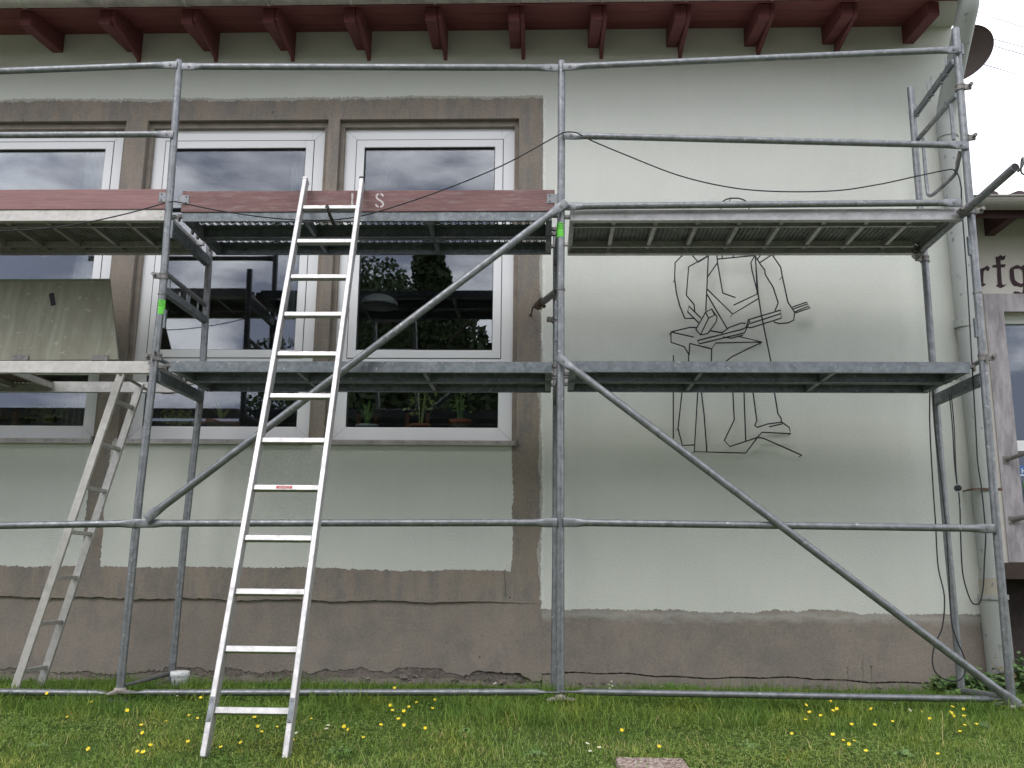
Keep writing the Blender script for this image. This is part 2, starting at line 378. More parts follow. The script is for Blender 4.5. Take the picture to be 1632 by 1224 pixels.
# ------------------------------------------------------------------ main building
WY = 1.08; GY = 1.19
bld = thing('building', 'pale green rendered building with brown window surround and dark red rafters behind the scaffold', 'building', (-1, 1.2, 0))
OPEN = [(-4.74, -3.43), (-3.26, -1.815), (-1.725, -.312)]     # window openings in x
OZ0, OZ1 = 1.665, 4.235
XRW = 3.085
def build_walls():
    XR = XRW
    xs = [-8.0]+[v for o in OPEN for v in o]+[XR]; zs = [.548, OZ0, OZ1, 5.02]
    b = MB(); Y0, Y1 = WY, 1.40
    for i in range(len(xs)-1):
        for j in range(3):
            hole = (j == 1 and i % 2 == 1)
            x0, x1, z0, z1 = xs[i], xs[i+1], zs[j], zs[j+1]
            if not hole:
                b.add([(x0, Y0, z0), (x1, Y0, z0), (x1, Y0, z1), (x0, Y0, z1)], [(0, 1, 2, 3)])
                b.add([(x0, Y1, z0), (x0, Y1, z1), (x1, Y1, z1), (x1, Y1, z0)], [(0, 1, 2, 3)])
            else:
                b.add([(x0, Y0, z0), (x0, Y1, z0), (x0, Y1, z1), (x0, Y0, z1)], [(0, 1, 2, 3)])
                b.add([(x1, Y0, z0), (x1, Y0, z1), (x1, Y1, z1), (x1, Y1, z0)], [(0, 1, 2, 3)])
                b.add([(x0, Y0, z1), (x0, Y1, z1), (x1, Y1, z1), (x1, Y0, z1)], [(0, 1, 2, 3)])
                b.add([(x0, Y0, z0), (x1, Y0, z0), (x1, Y1, z0), (x0, Y1, z0)], [(0, 1, 2, 3)])
    # ragged lower edge of the band (overhangs the plinth)
    n = 260; xa = np.linspace(-8, -.118, n); low = [.548+.006*math.sin(x*9)+nrs.uniform(-.006, .004) for x in xa]
    V = []; Fc = []
    for x, l in zip(xa, low): V += [(x, Y0, .548), (x, Y0, l-.006), (x, Y0+.03, l-.006)]
    for i in range(n-1):
        a = i*3; Fc += [(a, a+1, a+4, a+3), (a+1, a+2, a+5, a+4)]
    b.add(V, Fc)
    # right-hand part of the wall runs down to the crack without a step
    n = 300; xa = np.linspace(-.118, XR, n); V = []; Fc = []
    for x in xa:
        zc = .073-.032*(x/3)+.008*math.sin(x*5)+.004*math.sin(x*17)+nrs.uniform(-.0035, .0035)
        V += [(x, Y0, .548), (x, Y0, zc), (x, Y0+.025, zc)]
    for i in range(n-1):
        a = i*3; Fc += [(a, a+1, a+4, a+3), (a+1, a+2, a+5, a+4)]
    b.add(V, Fc)
    b.add([(XR, Y0, -.2), (XR, 7, -.2), (XR, 7, 5.9), (XR, Y0, 5.0)], [(0, 1, 2, 3)])
    b.add([(-8, Y0, -.2), (-8, 7, -.2), (-8, 7, 5.9), (-8, Y0, 5.0)], [(0, 1, 2, 3)])
    b.build('wall', M_wall, bld, fix=False)
    # left plinth, set back under the band, with a broken lower edge
    b = MB(); n = 420; xa = np.linspace(-8, -.118, n); V = []; Fc = []
    yb = WY+.022
    for x in xa:
        zc = .035+.012*math.sin(x*4.3)+.010*math.sin(x*13+1)+nrs.uniform(-.009, .009)
        if -2.4 < x < -.2: zc += .022
        if -1.75 < x < -.2: zc += .018*max(0, math.sin(x*11))+.02*max(0, math.sin(x*23+2))
        if -2.78 < x < -2.5: zc += .03
        yy_ = WY+.0006+.0214*max(0, min(1, (-.118-x)/.6)); V += [(x, yy_, .56), (x, yy_, zc), (x, yy_+.04, zc+.004)]
    for i in range(n-1):
        a = i*3; Fc += [(a, a+1, a+4, a+3), (a+1, a+2, a+5, a+4)]
    b.add(V, Fc)
    b.build('plinth', M_wall, bld, fix=False)
    b = MB(); b.box(-8, 3.05, WY+.028, 1.39, -.3, .20)
    tt = NT('crumbling_footing'); c = tt.ramp(tt.noise(14, 6, .7), [(.34, (.06, .052, .045)), (.44, (.20, .17, .148)), (.75, (.29, .25, .215))]); tt.bump(tt.noise(30, 6, .75), 1, .03)
    b.build('footing', tt.done(c, .95), bld)
    # broken crumbs of plaster lying along the crack
    bb = MB()
    for k in range(90):
        x = rnd.uniform(-2.9, -.15) if k < 60 else rnd.uniform(-.1, 2.7); s = rnd.uniform(.008, .026)
        p = Vector((x, WY+.012+rnd.uniform(-.02, .012), rnd.uniform(-.005, .045) if k < 60 else rnd.uniform(0, .02)))
        q = [p+Vector((rnd.uniform(-s, s), rnd.uniform(-s, s)*.5, rnd.uniform(-s, s)*.6)) for _ in range(6)]
        bb.add(q, [(0, 1, 2), (0, 2, 3), (0, 3, 4), (1, 2, 5), (2, 3, 5), (3, 4, 5), (0, 4, 1), (4, 5, 1)])
    o = bb.build('plaster_crumbs', M_plinth, bld, fix=False); o['kind'] = 'stuff'
    for nm, xa0, xa1, fn, yf in (('footing_render', -.117, XRW, lambda x: .073-.032*(x/3)+.008*math.sin(x*5)+.004*math.sin(x*17)-.009, WY+.006), ('footing_render', -8, -.12, lambda x: .012+.010*math.sin(x*4.3)+.008*math.sin(x*9+2)+.006*math.sin(x*31), WY+.020)):
        n = 360; V = []; Fc = []
        for x in np.linspace(xa0, xa1, n): zc = fn(x)+nrs.uniform(-.003, .002); V += [(x, yf, -.15), (x, yf, zc), (x, yf+.03, zc-.004)]
        for i in range(n-1): a = i*3; Fc += [(a, a+1, a+4, a+3), (a+1, a+2, a+5, a+4)]
        fb = MB(); fb.add(V, Fc); fb.build(nm, M_wall, bld, fix=False)
    # hairline vertical crack in the band and in the plinth
    for pts, yy in ([(805, 907), (804, 920), (806, 935), (805, 951)], WY-.001), ([(766, 1046), (766.5, 1060), (766, 1076)], yb-.001):
        b = MB(); P = [T(u, v, Y=yy) for u, v in pts]; b.loft(P, [(.002, .001)]*len(P), 4); b.build('hairline_crack', M_ink, bld)
    # rooms behind the windows
    b = MB(); b.mi = 0
    b.add([(-8, 1.41, .9), (3, 1.41, .9), (3, 5.6, .9), (-8, 5.6, .9), (-8, 1.41, 4.7), (3, 1.41, 4.7), (3, 5.6, 4.7), (-8, 5.6, 4.7)],
          [(0, 1, 2, 3), (7, 6, 5, 4), (3, 2, 6, 7), (0, 3, 7, 4), (1, 5, 6, 2)])
    b.build('room', M_room, bld, fix=False)
    b = MB()
    for x0, x1 in OPEN: b.box(x0+.02, x1-.02, 1.245, 1.62, 1.715, 1.755)
    b.build('inner_sill', plain('dark_inner_sill', (.05, .045, .04), .6), bld)
build_walls()

def build_windows():
    for wi, (x0, x1) in enumerate(OPEN):
        # brown render trim stepping back inside the opening
        b = MB(); s = .034; Z0, Z1 = OZ0, OZ1
        b.box(x0, x1, 1.125, 1.25, Z1-.045, Z1); b.box(x0, x0+s, 1.125, 1.25, Z0, Z1-.045); b.box(x1-s, x1, 1.125, 1.25, Z0+.02, Z1-.045)
        b.build('reveal_trim', M_trim, bld, .003)
        fx0, fx1, fz0, fz1 = x0+s, x1-s, 1.695, Z1-.045
        b = MB(); Y0, Y1 = 1.165, 1.235
        w = .105; lowtop = 2.185; mid = 2.335
        b.box(fx0, fx0+w, Y0, Y1, fz0, fz1); b.box(fx1-w, fx1, Y0, Y1, fz0, fz1)
        b.box(fx0+w, fx1-w, Y0, Y1, fz1-w, fz1); b.box(fx0+w, fx1-w, Y0, Y1, fz0, fz0+.10); b.box(fx0+w, fx1-w, Y0, Y1, lowtop, mid)
        win = b.build('window', M_pvc, bld, .003)
        # mitre lines at the corners of the frame
        mt = MB()
        for cx, sx in ((fx0, 1), (fx1, -1)):
            for cz, sz, hh in ((fz1, -1, w), (fz0, 1, .10)):
                mt.beam((cx+sx*.004, Y0-.0006, cz+sz*.004), (cx+sx*(w-.004), Y0-.0006, cz+sz*(hh-.004)), .0016, .0012, (0, 1, 0))
        mt.build('mitre_joint', plain('joint_grey', (.35, .34, .34), .6), win)
        # upper opening sash
        g = .006; sx0, sx1, sz0, sz1 = fx0+w-.012, fx1-w+.012, mid-.012, fz1-w+.012
        b = MB(); q = .016; ys0 = Y0-.004
        b.box(sx0-q+g, sx1+q-g, ys0+.003, Y1-.02, sz0-q+g, sz1+q-g)
        b = MB(); sw = .062
        b.box(sx0, sx0+sw, ys0, Y1-.01, sz0, sz1); b.box(sx1-sw, sx1, ys0, Y1-.01, sz0, sz1)
        b.box(sx0+sw, sx1-sw, ys0, Y1-.01, sz1-sw, sz1); b.box(sx0+sw, sx1-sw, ys0, Y1-.01, sz0, sz0+sw)
        b.build('sash', M_pvc, win, .003)
        b = MB()
        def ring(a0, a1, c0, c1, t, ya, yb):
            b.box(a0, a0+t, ya, yb, c0, c1); b.box(a1-t, a1, ya, yb, c0, c1); b.box(a0+t, a1-t, ya, yb, c1-t, c1); b.box(a0+t, a1-t, ya, yb, c0, c0+t)
        ring(sx0-.005, sx1+.005, sz0-.005, sz1+.005, .0048, Y0-.0015, Y0+.01)
        ring(sx0+sw-.001, sx1-sw+.001, sz0+sw-.001, sz1-sw+.001, .006, ys0+.012, ys0+.03)
        ring(fx0+w-.001, fx1-w+.001, fz0+.099, lowtop+.001, .005, Y0+.012, Y0+.03)
        b.build('gasket', M_gasket, win)
        b = MB(); b.box(sx0+sw, sx1-sw, GY, GY+.006, sz0+sw, sz1-sw); b.build('pane', M_glass, win)
        b = MB(); b.box(fx0+w, fx1-w, GY, GY+.006, fz0+.10, lowtop); b.build('pane', M_glass, win)
        # metal sill outside
        b = MB(); sl0, sl1 = x0-.005, x1+.002
        b.prism([(1.165, 1.697), (1.045, 1.683), (1.045, 1.648), (1.049, 1.648), (1.049, 1.680), (1.165, 1.692)], 'X', sl0, sl1)
        sl = b.build('sill', M_sill, bld)
        b = MB()
        for k in range(6):
            xx = sl0+.14+k*(sl1-sl0-.28)/5; b.tube((xx, 1.046, 1.668), (xx, 1.041, 1.668), .005, 8)
        b.box(sl1-.012, sl1+.003, 1.043, 1.12, 1.645, 1.70); b.build('sill_screw', M_dark, sl)
build_windows()

def build_roof():
    b = MB()   # boarded soffit, sloping gently down to the eave
    zw, ze, ye = 5.0, 4.892, .56
    nb = 4
    for k in range(nb):
        y0 = ye+(WY+.25-ye)*k/nb+.003; y1 = ye+(WY+.25-ye)*(k+1)/nb-.003
        z = lambda y: ze+(zw-ze)*(y-ye)/(WY-ye)
        c = MB(); c.add([(-8, y0, z(y0)), (2.76, y0, z(y0)), (2.76, y1, z(y1)), (-8, y1, z(y1)), (-8, y0, z(y0)+.02), (2.76, y0, z(y0)+.02), (2.76, y1, z(y1)+.02), (-8, y1, z(y1)+.02)],
            [(0, 1, 2, 3), (7, 6, 5, 4), (0, 4, 5, 1), (1, 5, 6, 2), (2, 6, 7, 3), (3, 7, 4, 0)])
        c.build('soffit_board', M_soffit, bld)
    c = MB(); c.prism([(ye, 4.90), (WY+.2, 5.02), (WY+.2, 5.06), (ye, 4.94)], 'X', 2.765, 3.084)
    c.build('soffit_end', M_wall, bld)
    c = MB(); c.box(-8, 2.99, .535, .556, 4.868, 5.06); c.build('fascia', M_soffit, bld)
    # moulded edge strip and gutter
    c = MB(); prof = []
    cy, cz, r = .455, 4.915, .078
    for k in range(13):
        a = math.pi+math.pi*k/12; prof.append((cy+r*math.cos(a), cz+r*math.sin(a)))
    inner = [(cy+(y-cy)*.96, cz+(z-cz)*.96) for y, z in prof[::-1]]
    c.prism(prof+inner, 'X', -8, 3.0)
    gt = c.build('gutter', M_gutter, bld, fix=True)
    c = MB()
    for k in range(12):
        x = -4.0+k*.615
        c.loft([(x, cy+math.cos(a)*(r+.004), cz+math.sin(a)*(r+.004)) for a in np.linspace(math.pi, 2*math.pi, 9)], [(.012, .002)]*9, 4)
    c.build('gutter_bracket', M_gutter, gt)
    c = MB(); c.prism([(.50, 5.05), (7.2, 6.3), (7.2, 6.4), (.47, 5.12)], 'X', -8.1, 3.08); c.build('roof', plain('roof_sheet', (.10, .09, .085), .9), bld)
    # rafters
    near = [41, 167.5, 298, 428, 557, 687, 819, 951, 1085, 1218, 1351, 1489]
    for i, u in enumerate(near):
        x = T(u, 25, Y=.60).x; w = .086
        c = MB(); dz = -.004*i*0
        zb_w, zb_n = 4.838, 4.775
        if i >= 10: zb_w += .012; zb_n += .01
        c.prism([(.60, zb_n), (WY+.1, zb_w+.01), (WY+.1, 5.03), (.60, 4.893)], 'X', x-w/2, x+w/2)
        rf = c.build('rafter', M_rafter, bld, .004)
        if 0 < i < 11:
            c = MB(); x1 = x+w/2+.004
            c.prism([(.60, 4.800), (.64, 4.790), (WY-.02, 4.745+.02), (WY+.002, 4.735), (WY+.05, 4.75), (WY+.05, 5.01), (.60, 4.893)], 'X', x1, x1+.030)
            c.build('bracket_board', M_rafter, rf, .003)
build_roof()

def build_downpipe():
    # swan-neck from gutter back to the wall, then straight down
    P = [T(1552, -8, X=2.93), T(1538, 60, X=2.93), T(1520, 120, X=2.93), T(1509, 178, X=2.93), T(1510, 205, Y=1.0), T(1514, 260, Y=1.0)]
    xs = [2.90, 2.90, 2.90, 2.90]
    path = smooth_path([(2.945, .47, 4.93), (2.945, .50, 4.80), (2.945, .62, 4.66), (2.945, .88, 4.36), (2.945, .99, 4.20), (2.945, 1.005, 4.05)], 5)
    b = MB(); b.loft(path, [(.072, .072)]*len(path), 20, (1, 0, 0)); dp = b.build('downpipe', M_pipe, bld)
    b = MB(); b.loft([(2.945, 1.005, 4.06), (2.955, 1.003, 2.4), (2.962, 1.0, .74)], .068, 20, (1, 0, 0)); b.build('pipe_length', M_pipe, dp)
    for z in (4.04, 2.55): 
        b = MB(); b.tube((2.945, 1.005, z-.03), (2.945, 1.005, z+.03), .0745, 20); b.build('pipe_socket', M_pipe, dp)
    b = MB(); b.tube((2.962, 1.0, .74), (2.962, .995, .62), .076, 20); b.build('rusty_collar', mat_pipe('rust_stained_zinc', (.33, .30, .24), .9), dp)
    b = MB(); b.tube((2.962, .995, .615), (2.968, .99, -.03), .088, 20); b.build('standpipe', M_pipelow, dp)
    b = MB(); b.tube((2.962, .995, .60), (2.962, .995, .632), .098, 20); b.build('standpipe_collar', M_pipelow, dp)
    for z in (1.345,):
        b = MB(); b.beam((2.86, .925, z), (3.06, .925, z), .004, .018, (0, 0, 1)); b.tube((3.045, .93, z), (3.045, 1.08, z), .006, 8); b.tube((2.862, .93, z), (2.862, 1.08, z), .006, 8)
        b.tube((3.045, .928, z), (3.045, .915, z), .012, 8); b.build('pipe_clip', M_rust, dp)
build_downpipe()

# ------------------------------------------------------------------ things behind the glass
M_terra = plain('terracotta', (.50, .17, .10), .8, 0, .15)
M_leaf = plain('houseplant_leaf', (.22, .36, .10), .5, 0, .4, 40)
M_leafp = plain('pale_houseplant_leaf', (.42, .50, .16), .5, 0, .3, 40)
M_soil = plain('potting_soil', (.03, .022, .018), .95)
SILLZ = 1.756
def pot(name, label, x, y, r, h, mat, leafmat, style, n, hh, band=None):
    t = thing(name, label, 'plant', (x, y, SILLZ))
    b = MB(); b.lathe([(0, 0), (r*.72, 0), (r*.92, h*.78), (r*1.02, h*.78), (r*1.05, h), (r*.97, h), (r*.92, h*.85), (0, h*.85)], (x, y, SILLZ))
    p = b.build('pot', mat, t, fix=False)
    if band:
        b = MB(); b.lathe([(r*.80, h*.28), (r*.925, h*.72)], (x, y-.001, SILLZ), 20); b.lathe([(r*.83, h*.28), (r*.955, h*.72)], (x, y, SILLZ)); b.build('glazed_band', band, p, fix=False)
    b = MB(); rr = random.Random(hash(label) % 1000 if False else len(label)*7+n)
    z0 = SILLZ+h*.85
    if style == 'strap':
        for k in range(n):
            a = 2*math.pi*k/n+rr.uniform(-.2, .2); L = hh*rr.uniform(.7, 1.1); out = rr.uniform(.5, 1.0)
            prev = None; V = []; Fc = []
            for i in range(7):
                s = i/6; rad = out*L*.8*s**1.3; z = L*(1.15*s-.55*s*s*out)
                cx, cy2 = x+rad*math.cos(a), y+rad*math.sin(a)*.6; w = .013*(1-s**2)+.001
                V += [(cx-w*math.sin(a), cy2+w*math.cos(a), z0+z), (cx+w*math.sin(a), cy2-w*math.cos(a), z0+z)]
                if i: Fc.append((2*i-2, 2*i-1, 2*i+1, 2*i))
            b.add(V, Fc, True)
    else:
        for k in range(5):
            a = rr.uniform(0, 6.28); tx, ty = x+math.cos(a)*r*.8, y+math.sin(a)*r*.5
            b.loft([(x+math.cos(a)*r*.2, y, z0), ((x+tx)/2, (y+ty)/2, z0+hh*.5), (tx, ty, z0+hh*.9)], [.005, .004, .002], 5)
        for k in range(n):
            a = rr.uniform(0, 6.28); q = rr.random()**.5; c = Vector((x+math.cos(a)*q*r*1.6, y+math.sin(a)*q*r*.9, z0+hh*rr.uniform(.25, 1.0)))
            s = rr.uniform(.014, .03); d = Vector((rr.uniform(-1, 1), rr.uniform(-1, 1), rr.uniform(-.6, .6))).normalized(); e = d.orthogonal().normalized()
            b.add([c-d*s, c+e*s*.6, c+d*s, c-e*s*.6], [(0, 1, 2, 3)])
    b.build('foliage', leafmat, t, fix=False)
pw = plain('white_glazed_pot', (.62, .68, .72), .35); pg = plain('green_glaze', (.09, .11, .06), .5); pbl = plain('blue_glazed_pot', (.03, .04, .14), .4); pgr = plain('grey_clay_pot', (.16, .14, .14), .8)
def px(u, v=670, Y=1.40): return T(u, v, Y=Y).x
pot('potted_plant', 'strap-leaved plant in a white pot behind the right-hand window', px(587), 1.36, .085, .085, pw, M_leaf, 'strap', 11, .24)
pot('potted_plant', 'bushy plant in a dark-rimmed terracotta pot, middle of the right-hand window', px(670), 1.38, .080, .095, M_terra, M_leafp, 'bush', 60, .34, M_soil)
pot('potted_plant', 'tall twiggy plant in a terracotta pot with a green band, right-hand window', px(734), 1.38, .088, .13, M_terra, M_leaf, 'bush', 60, .34, pg)
pot('potted_plant', 'wide-leaved plant in a terracotta bowl with green band behind the middle window', px(354), 1.38, .14, .11, M_terra, M_leafp, 'strap', 7, .30, pg)
pot('potted_plant', 'low leafy plant in a small blue pot behind the middle window', px(287), 1.36, .085, .06, pbl, M_leafp, 'bush', 110, .15)
pot('potted_plant', 'spreading plant in a grey pot behind the leftmost window', px(80), 1.36, .11, .085, pgr, M_leafp, 'bush', 130, .15)
M_chair = plain('orange_brown_beech', (.55, .20, .09), .5, 0, .2, 20)
def chair(label, u0, u1, tilt):
    xa, xb = px(u0, 660, 1.9), px(u1, 660, 1.9); t = thing('chair', label, 'chair', ((xa+xb)/2, 1.9, .91))
    for x in (xa, xb):
        b = MB(); b.beam((x, 1.9, .91), (x+tilt, 1.86, 2.02), .035, .03, (0, 1, 0)); b.build('back_post', M_chair, t, .004)
        b = MB(); b.beam((x, 2.3, .91), (x, 2.3, 1.36), .035, .035, (0, 1, 0)); b.build('leg', M_chair, t)
    b = MB(); b.box(min(xa, xb)-.03, max(xa, xb)+.03, 1.91, 2.33, 1.36, 1.39); b.build('seat', M_chair, t)
    b = MB(); b.beam((xa+tilt*.7, 1.878, 1.66), (xb+tilt*.7, 1.878, 1.66), .02, .06); b.build('back_rail', M_chair, t)
chair('wooden chair seen behind the white pot, right-hand window', 578, 604, -.02)
chair('wooden chair seen left of the terracotta pot, right-hand window', 640, 672, .06)
chair('wooden chair seen behind the leftmost window', 2, 29, .0)
# hanging lamp
def lamp():
    c = T(604, 488, Y=1.95); t = thing('pendant_lamp', 'white dome pendant lamp hanging inside the right-hand window', 'lamp', c)
    r = .165; b = MB(); prof = [(r*math.cos(a), r*.62*math.sin(a)) for a in np.linspace(0, math.pi/2*.93, 12)]
    b.lathe(prof, c, 32); b.lathe([(p[0]*.97, p[1]*.96) for p in prof], c, 32); b.build('lamp_shade', plain('white_enamel', (.75, .76, .78), .4), t, fix=False)
    b = MB(); b.tube(c+Vector((0, 0, r*.6)), Vector((c.x, c.y, 4.7)), .004, 6); b.build('flex', M_black, t)
lamp()
def curtain(x0, x1, label, z0=1.80):
    b = MB(); V = []; Fc = []; n = 40
    for i in range(n+1):
        x = x0+(x1-x0)*i/n; y = 1.33+.018*math.sin(i*1.25)
        V += [(x, y, z0), (x, y, 4.15)]
        if i: Fc.append((2*i-2, 2*i, 2*i+1, 2*i-1))
    b.add(V, Fc, True)
    t = NT('net_curtain'); m = t.done((.55, .56, .60), .9); mix = t.n.new('ShaderNodeMixShader'); tr = t.n.new('ShaderNodeBsdfTransparent')
    mix.inputs[0].default_value = .45; t.l.new(tr.outputs[0], mix.inputs[1]); t.l.new(t.b.outputs[0], mix.inputs[2]); t.l.new(mix.outputs[0], t.out.inputs[0])
    tag(b.build('curtain', m, None, fix=False), label, 'curtain')
curtain(-3.86, -3.47, 'pale net curtain at the right side of the leftmost window')
curtain(-2.16, -1.90, 'pale net curtain at the right side of the middle window', 2.4)

# ------------------------------------------------------------------ neighbouring building
M_nbw = mat_board('almost_black_eave_wood', (.035, .012, .012), (.06, .02, .02), .2, (.09, .03, .03))
def neighbour():
    NY = 2.0; nb = thing('building', 'cream neighbouring building with Gothic lettering and grey window surround at the right edge', 'building', (5, 2.4, 0))
    m = plain('cream_render', (.50, .46, .42), .85, 0, .04, 3)
    t = NT('cream_render_rough'); col = t.ramp(t.noise(2, 5), [(.3, (.55, .51, .47)), (.7, (.62, .58, .54))]); t.bump(t.noise(70, 4, .7), .35, .01); m = t.done(col, .85)
    X0 = 3.05
    ox0, oz0, oz1 = T(1603, 540, Y=NY).x, T(1610, 896, Y=NY).z, T(1605, 497, Y=NY).z
    ox1 = ox0+1.3
    b = MB()
    for (a0, a1, c0, c1) in ((X0+.003, ox0, oz0-.06, 3.84), (ox1, 9, oz0-.06, 3.84), (ox0, ox1, oz1, 3.84), (ox0, ox1, oz0-.06, oz0)):
        b.box(a0, a1, NY, NY+.35, c0, c1)
    b.build('wall', m, nb)
    b = MB(); b.box(X0+.003, 9, NY-.02, NY+.3, oz0-.13, oz0-.005)
    b.build('ledge', plain('brown_stained_ledge', (.05, .032, .026), .8), nb)
    b = MB(); b.box(X0+.003, 9, NY+.31, NY+.41, -.3, oz0); b.build('base_wall', plain('dark_brick_base', (.045, .032, .032), .9, 0, .5, 6), nb)
    # surround
    s = MB(); sw = .155
    s.box(ox0-sw, ox0, NY-.012, NY+.02, oz0, oz1+.155); s.box(ox1, ox1+sw, NY-.012, NY+.02, oz0, oz1+.155); s.box(ox0, ox1, NY-.012, NY+.02, oz1, oz1+.155)
    t = NT('scraped_grey_surround'); col = t.ramp(t.noise(11, 7, .7, (1.4, 1, .3)), [(.35, (.24, .22, .23)), (.55, (.40, .37, .39)), (.7, (.50, .47, .49))]); sr = s.build('window_surround', t.done(col, .85), nb)
    f = MB(); Y0 = NY+.12
    a0, a1 = ox0+.005, ox1-.005
    zt = T(1612, 516, Y=Y0).z; zm1, zm0 = T(1620, 702, Y=Y0).z, T(1620, 719, Y=Y0).z
    f.box(a0, a0+.05, Y0, Y0+.07, oz0, oz1); f.box(a1-.05, a1, Y0, Y0+.07, oz0, oz1); f.box(a0+.05, a1-.05, Y0, Y0+.07, zt, oz1); f.box(a0+.05, a1-.05, Y0, Y0+.07, zm0, zm1); f.box(a0+.05, a1-.05, Y0, Y0+.07, oz0, oz0+.06)
    w = f.build('window', M_pvc, nb, .003)
    g = MB(); g.box(a0+.05, a1-.05, Y0+.03, Y0+.036, zm1, zt); g.build('pane', M_glass, w)
    g = MB(); g.box(a0+.05, a1-.05, Y0+.03, Y0+.036, oz0+.06, zm0); g.build('pane', M_glass, w)
    g = MB(); g.box(a0, a1, NY+.5, NY+.52, .6, 4.0); g.build('room', M_room, nb)
    # notice in the window
    yy = Y0+.026; p0 = T(1624, 742, Y=yy); g = MB(); g.box(p0.x, p0.x+.30, yy-.001, yy+.001, p0.z-.09, p0.z)
    nt = g.build('blue_notice', plain('blue_notice', (.05, .14, .38), .5), w)
    g = MB(); g.box(p0.x+.02, p0.x+.30, yy-.001, yy+.001, p0.z-.30, p0.z-.13); g.build('green_notice', plain('green_notice', (.09, .30, .10), .5), w)
    hx, hz = p0.x+.016, p0.z-.022; g = MB(); y2 = yy-.003
    g.box(hx, hx+.008, y2, y2+.001, hz-.042, hz); g.box(hx+.03, hx+.038, y2, y2+.001, hz-.042, hz); g.box(hx+.008, hx+.03, y2, y2+.001, hz-.025, hz-.017)
    g.box(p0.x, p0.x+.28, y2, y2+.001, hz-.062, hz-.052)
    g.build('notice_lettering', plain('white_lettering', (.7, .75, .8), .5), w)
    # handrails let into the surround
    for (u0, v0, u1, v1, r, Y1) in ((1604, 733, 1634, 722, .016, 1.75), (1613, 829, 1640, 823, .020, 1.85)):
        a = T(u0, v0, Y=NY-.01); c = T(u1+10, v1-3, Y=Y1); b = MB(); b.tube(a, c, r, 12); b.box(a.x-.03, a.x+.02, NY-.016, NY-.010, a.z-.035, a.z+.03); b.build('handrail', M_dark, nb)
    # eave: gutter, board, rafters, tiles
    b = MB(); zt_, zb = 3.735, 3.64; cy, cz, r = 1.50, 3.715, .078; prof = []
    for k in range(13):
        a = math.pi+math.pi*k/12; prof.append((cy+r*math.cos(a), cz+r*math.sin(a)))
    b.prism(prof+[(cy+(y-cy)*.95, cz+(z-cz)*.95) for y, z in prof[::-1]], 'X', 3.06, 9)
    b.loft([(3.06, 1.424, 3.722), (9, 1.424, 3.722)], .011, 10); b.build('gutter', plain('painted_gutter', (.25, .235, .21), .6, 0, .1), nb)
    b = MB(); b.prism([(1.56, 3.70), (2.3, 3.86), (2.3, 3.89), (1.56, 3.73)], 'X', 3.06, 9); b.build('soffit_board', M_nbw, nb)
    b = MB(); b.box(3.06, 9, 1.575, 1.60, 3.60, 3.73); b.build('fascia', M_nbw, nb)
    for k in range(6):
        x = T(1571, 370, Y=NY-.02).x+k*.75; b = MB(); b.prism([(1.60, 3.60), (NY+.05, 3.60), (NY+.05, 3.83), (1.60, 3.72)], 'X', x, x+.08); b.build('rafter', M_nbw, nb, .004)
    mt = plain('dark_roof_tile', (.07, .045, .05), .85)
    for k in range(26):
        x = T(1578, 310, Y=1.5).x+k*.215; b = MB()
        P = [(x+.05*math.cos(a), 1.46, 3.748+.032*math.sin(a)) for a in np.linspace(0, math.pi, 8)]; Q = [(p[0], 2.6, p[2]+.25) for p in P]
        b.add(P+Q, [(i, i+1, i+9, i+8) for i in range(7)]+[tuple(range(8))], True); b.build('roof_tile', mt, nb)
    b = MB(); b.prism([(1.5, 3.742), (5, 4.30), (5, 4.34), (1.5, 3.752)], 'X', 3.06, 9); b.build('roof', mt, nb)
    # Gothic letters r f g  (traced in picture units of a 4.533x enlargement with origin 1540,370)
    L = []
    L.append([(96, 268), (112, 262), (135, 252), (150, 240), (172, 258), (160, 282), (148, 276), (136, 272), (126, 285), (124, 330), (124, 368), (146, 376), (122, 392), (106, 392), (92, 380), (92, 300)])
    L.append([(212, 180), (235, 174), (248, 163), (262, 175), (286, 166), (278, 196), (262, 204), (249, 200), (248, 232), (286, 232), (278, 254), (250, 255), (258, 372), (268, 382), (296, 376), (266, 398), (246, 404), (232, 394), (213, 388), (228, 378), (222, 255), (185, 255), (191, 238), (219, 234), (214, 200)])
    L.append([(318, 262), (345, 245), (372, 236), (395, 248), (417, 236), (445, 243), (445, 268), (440, 400), (425, 440), (400, 462), (372, 450), (352, 452), (346, 472), (338, 455), (340, 436), (352, 426), (380, 430), (402, 440), (410, 420), (411, 392), (395, 398), (372, 390), (345, 388), (325, 364), (316, 330), (312, 282)])
    hole = [(343, 268), (384, 262), (408, 280), (412, 366), (396, 374), (372, 362), (352, 345), (347, 310)]
    ml = plain('dark_sign_paint', (.035, .010, .016), .7)
    import mathutils
    from mathutils.geometry import tessellate_polygon
    for k, poly in enumerate(L):
        loops = [poly]+([hole] if k == 2 else [])
        W = [[T(1540+a/4.533, 370+c/4.533, Y=NY-.004) for a, c in lp] for lp in loops]
        flat = [p for lp in W for p in lp]; tr = tessellate_polygon(W)
        g = MB(); g.add(flat, [tuple(q) for q in tr]); o = g.build('letter', ml, nb, fix=False); o['label'] = 'dark Gothic letter ' + 'rfg'[k]
neighbour()

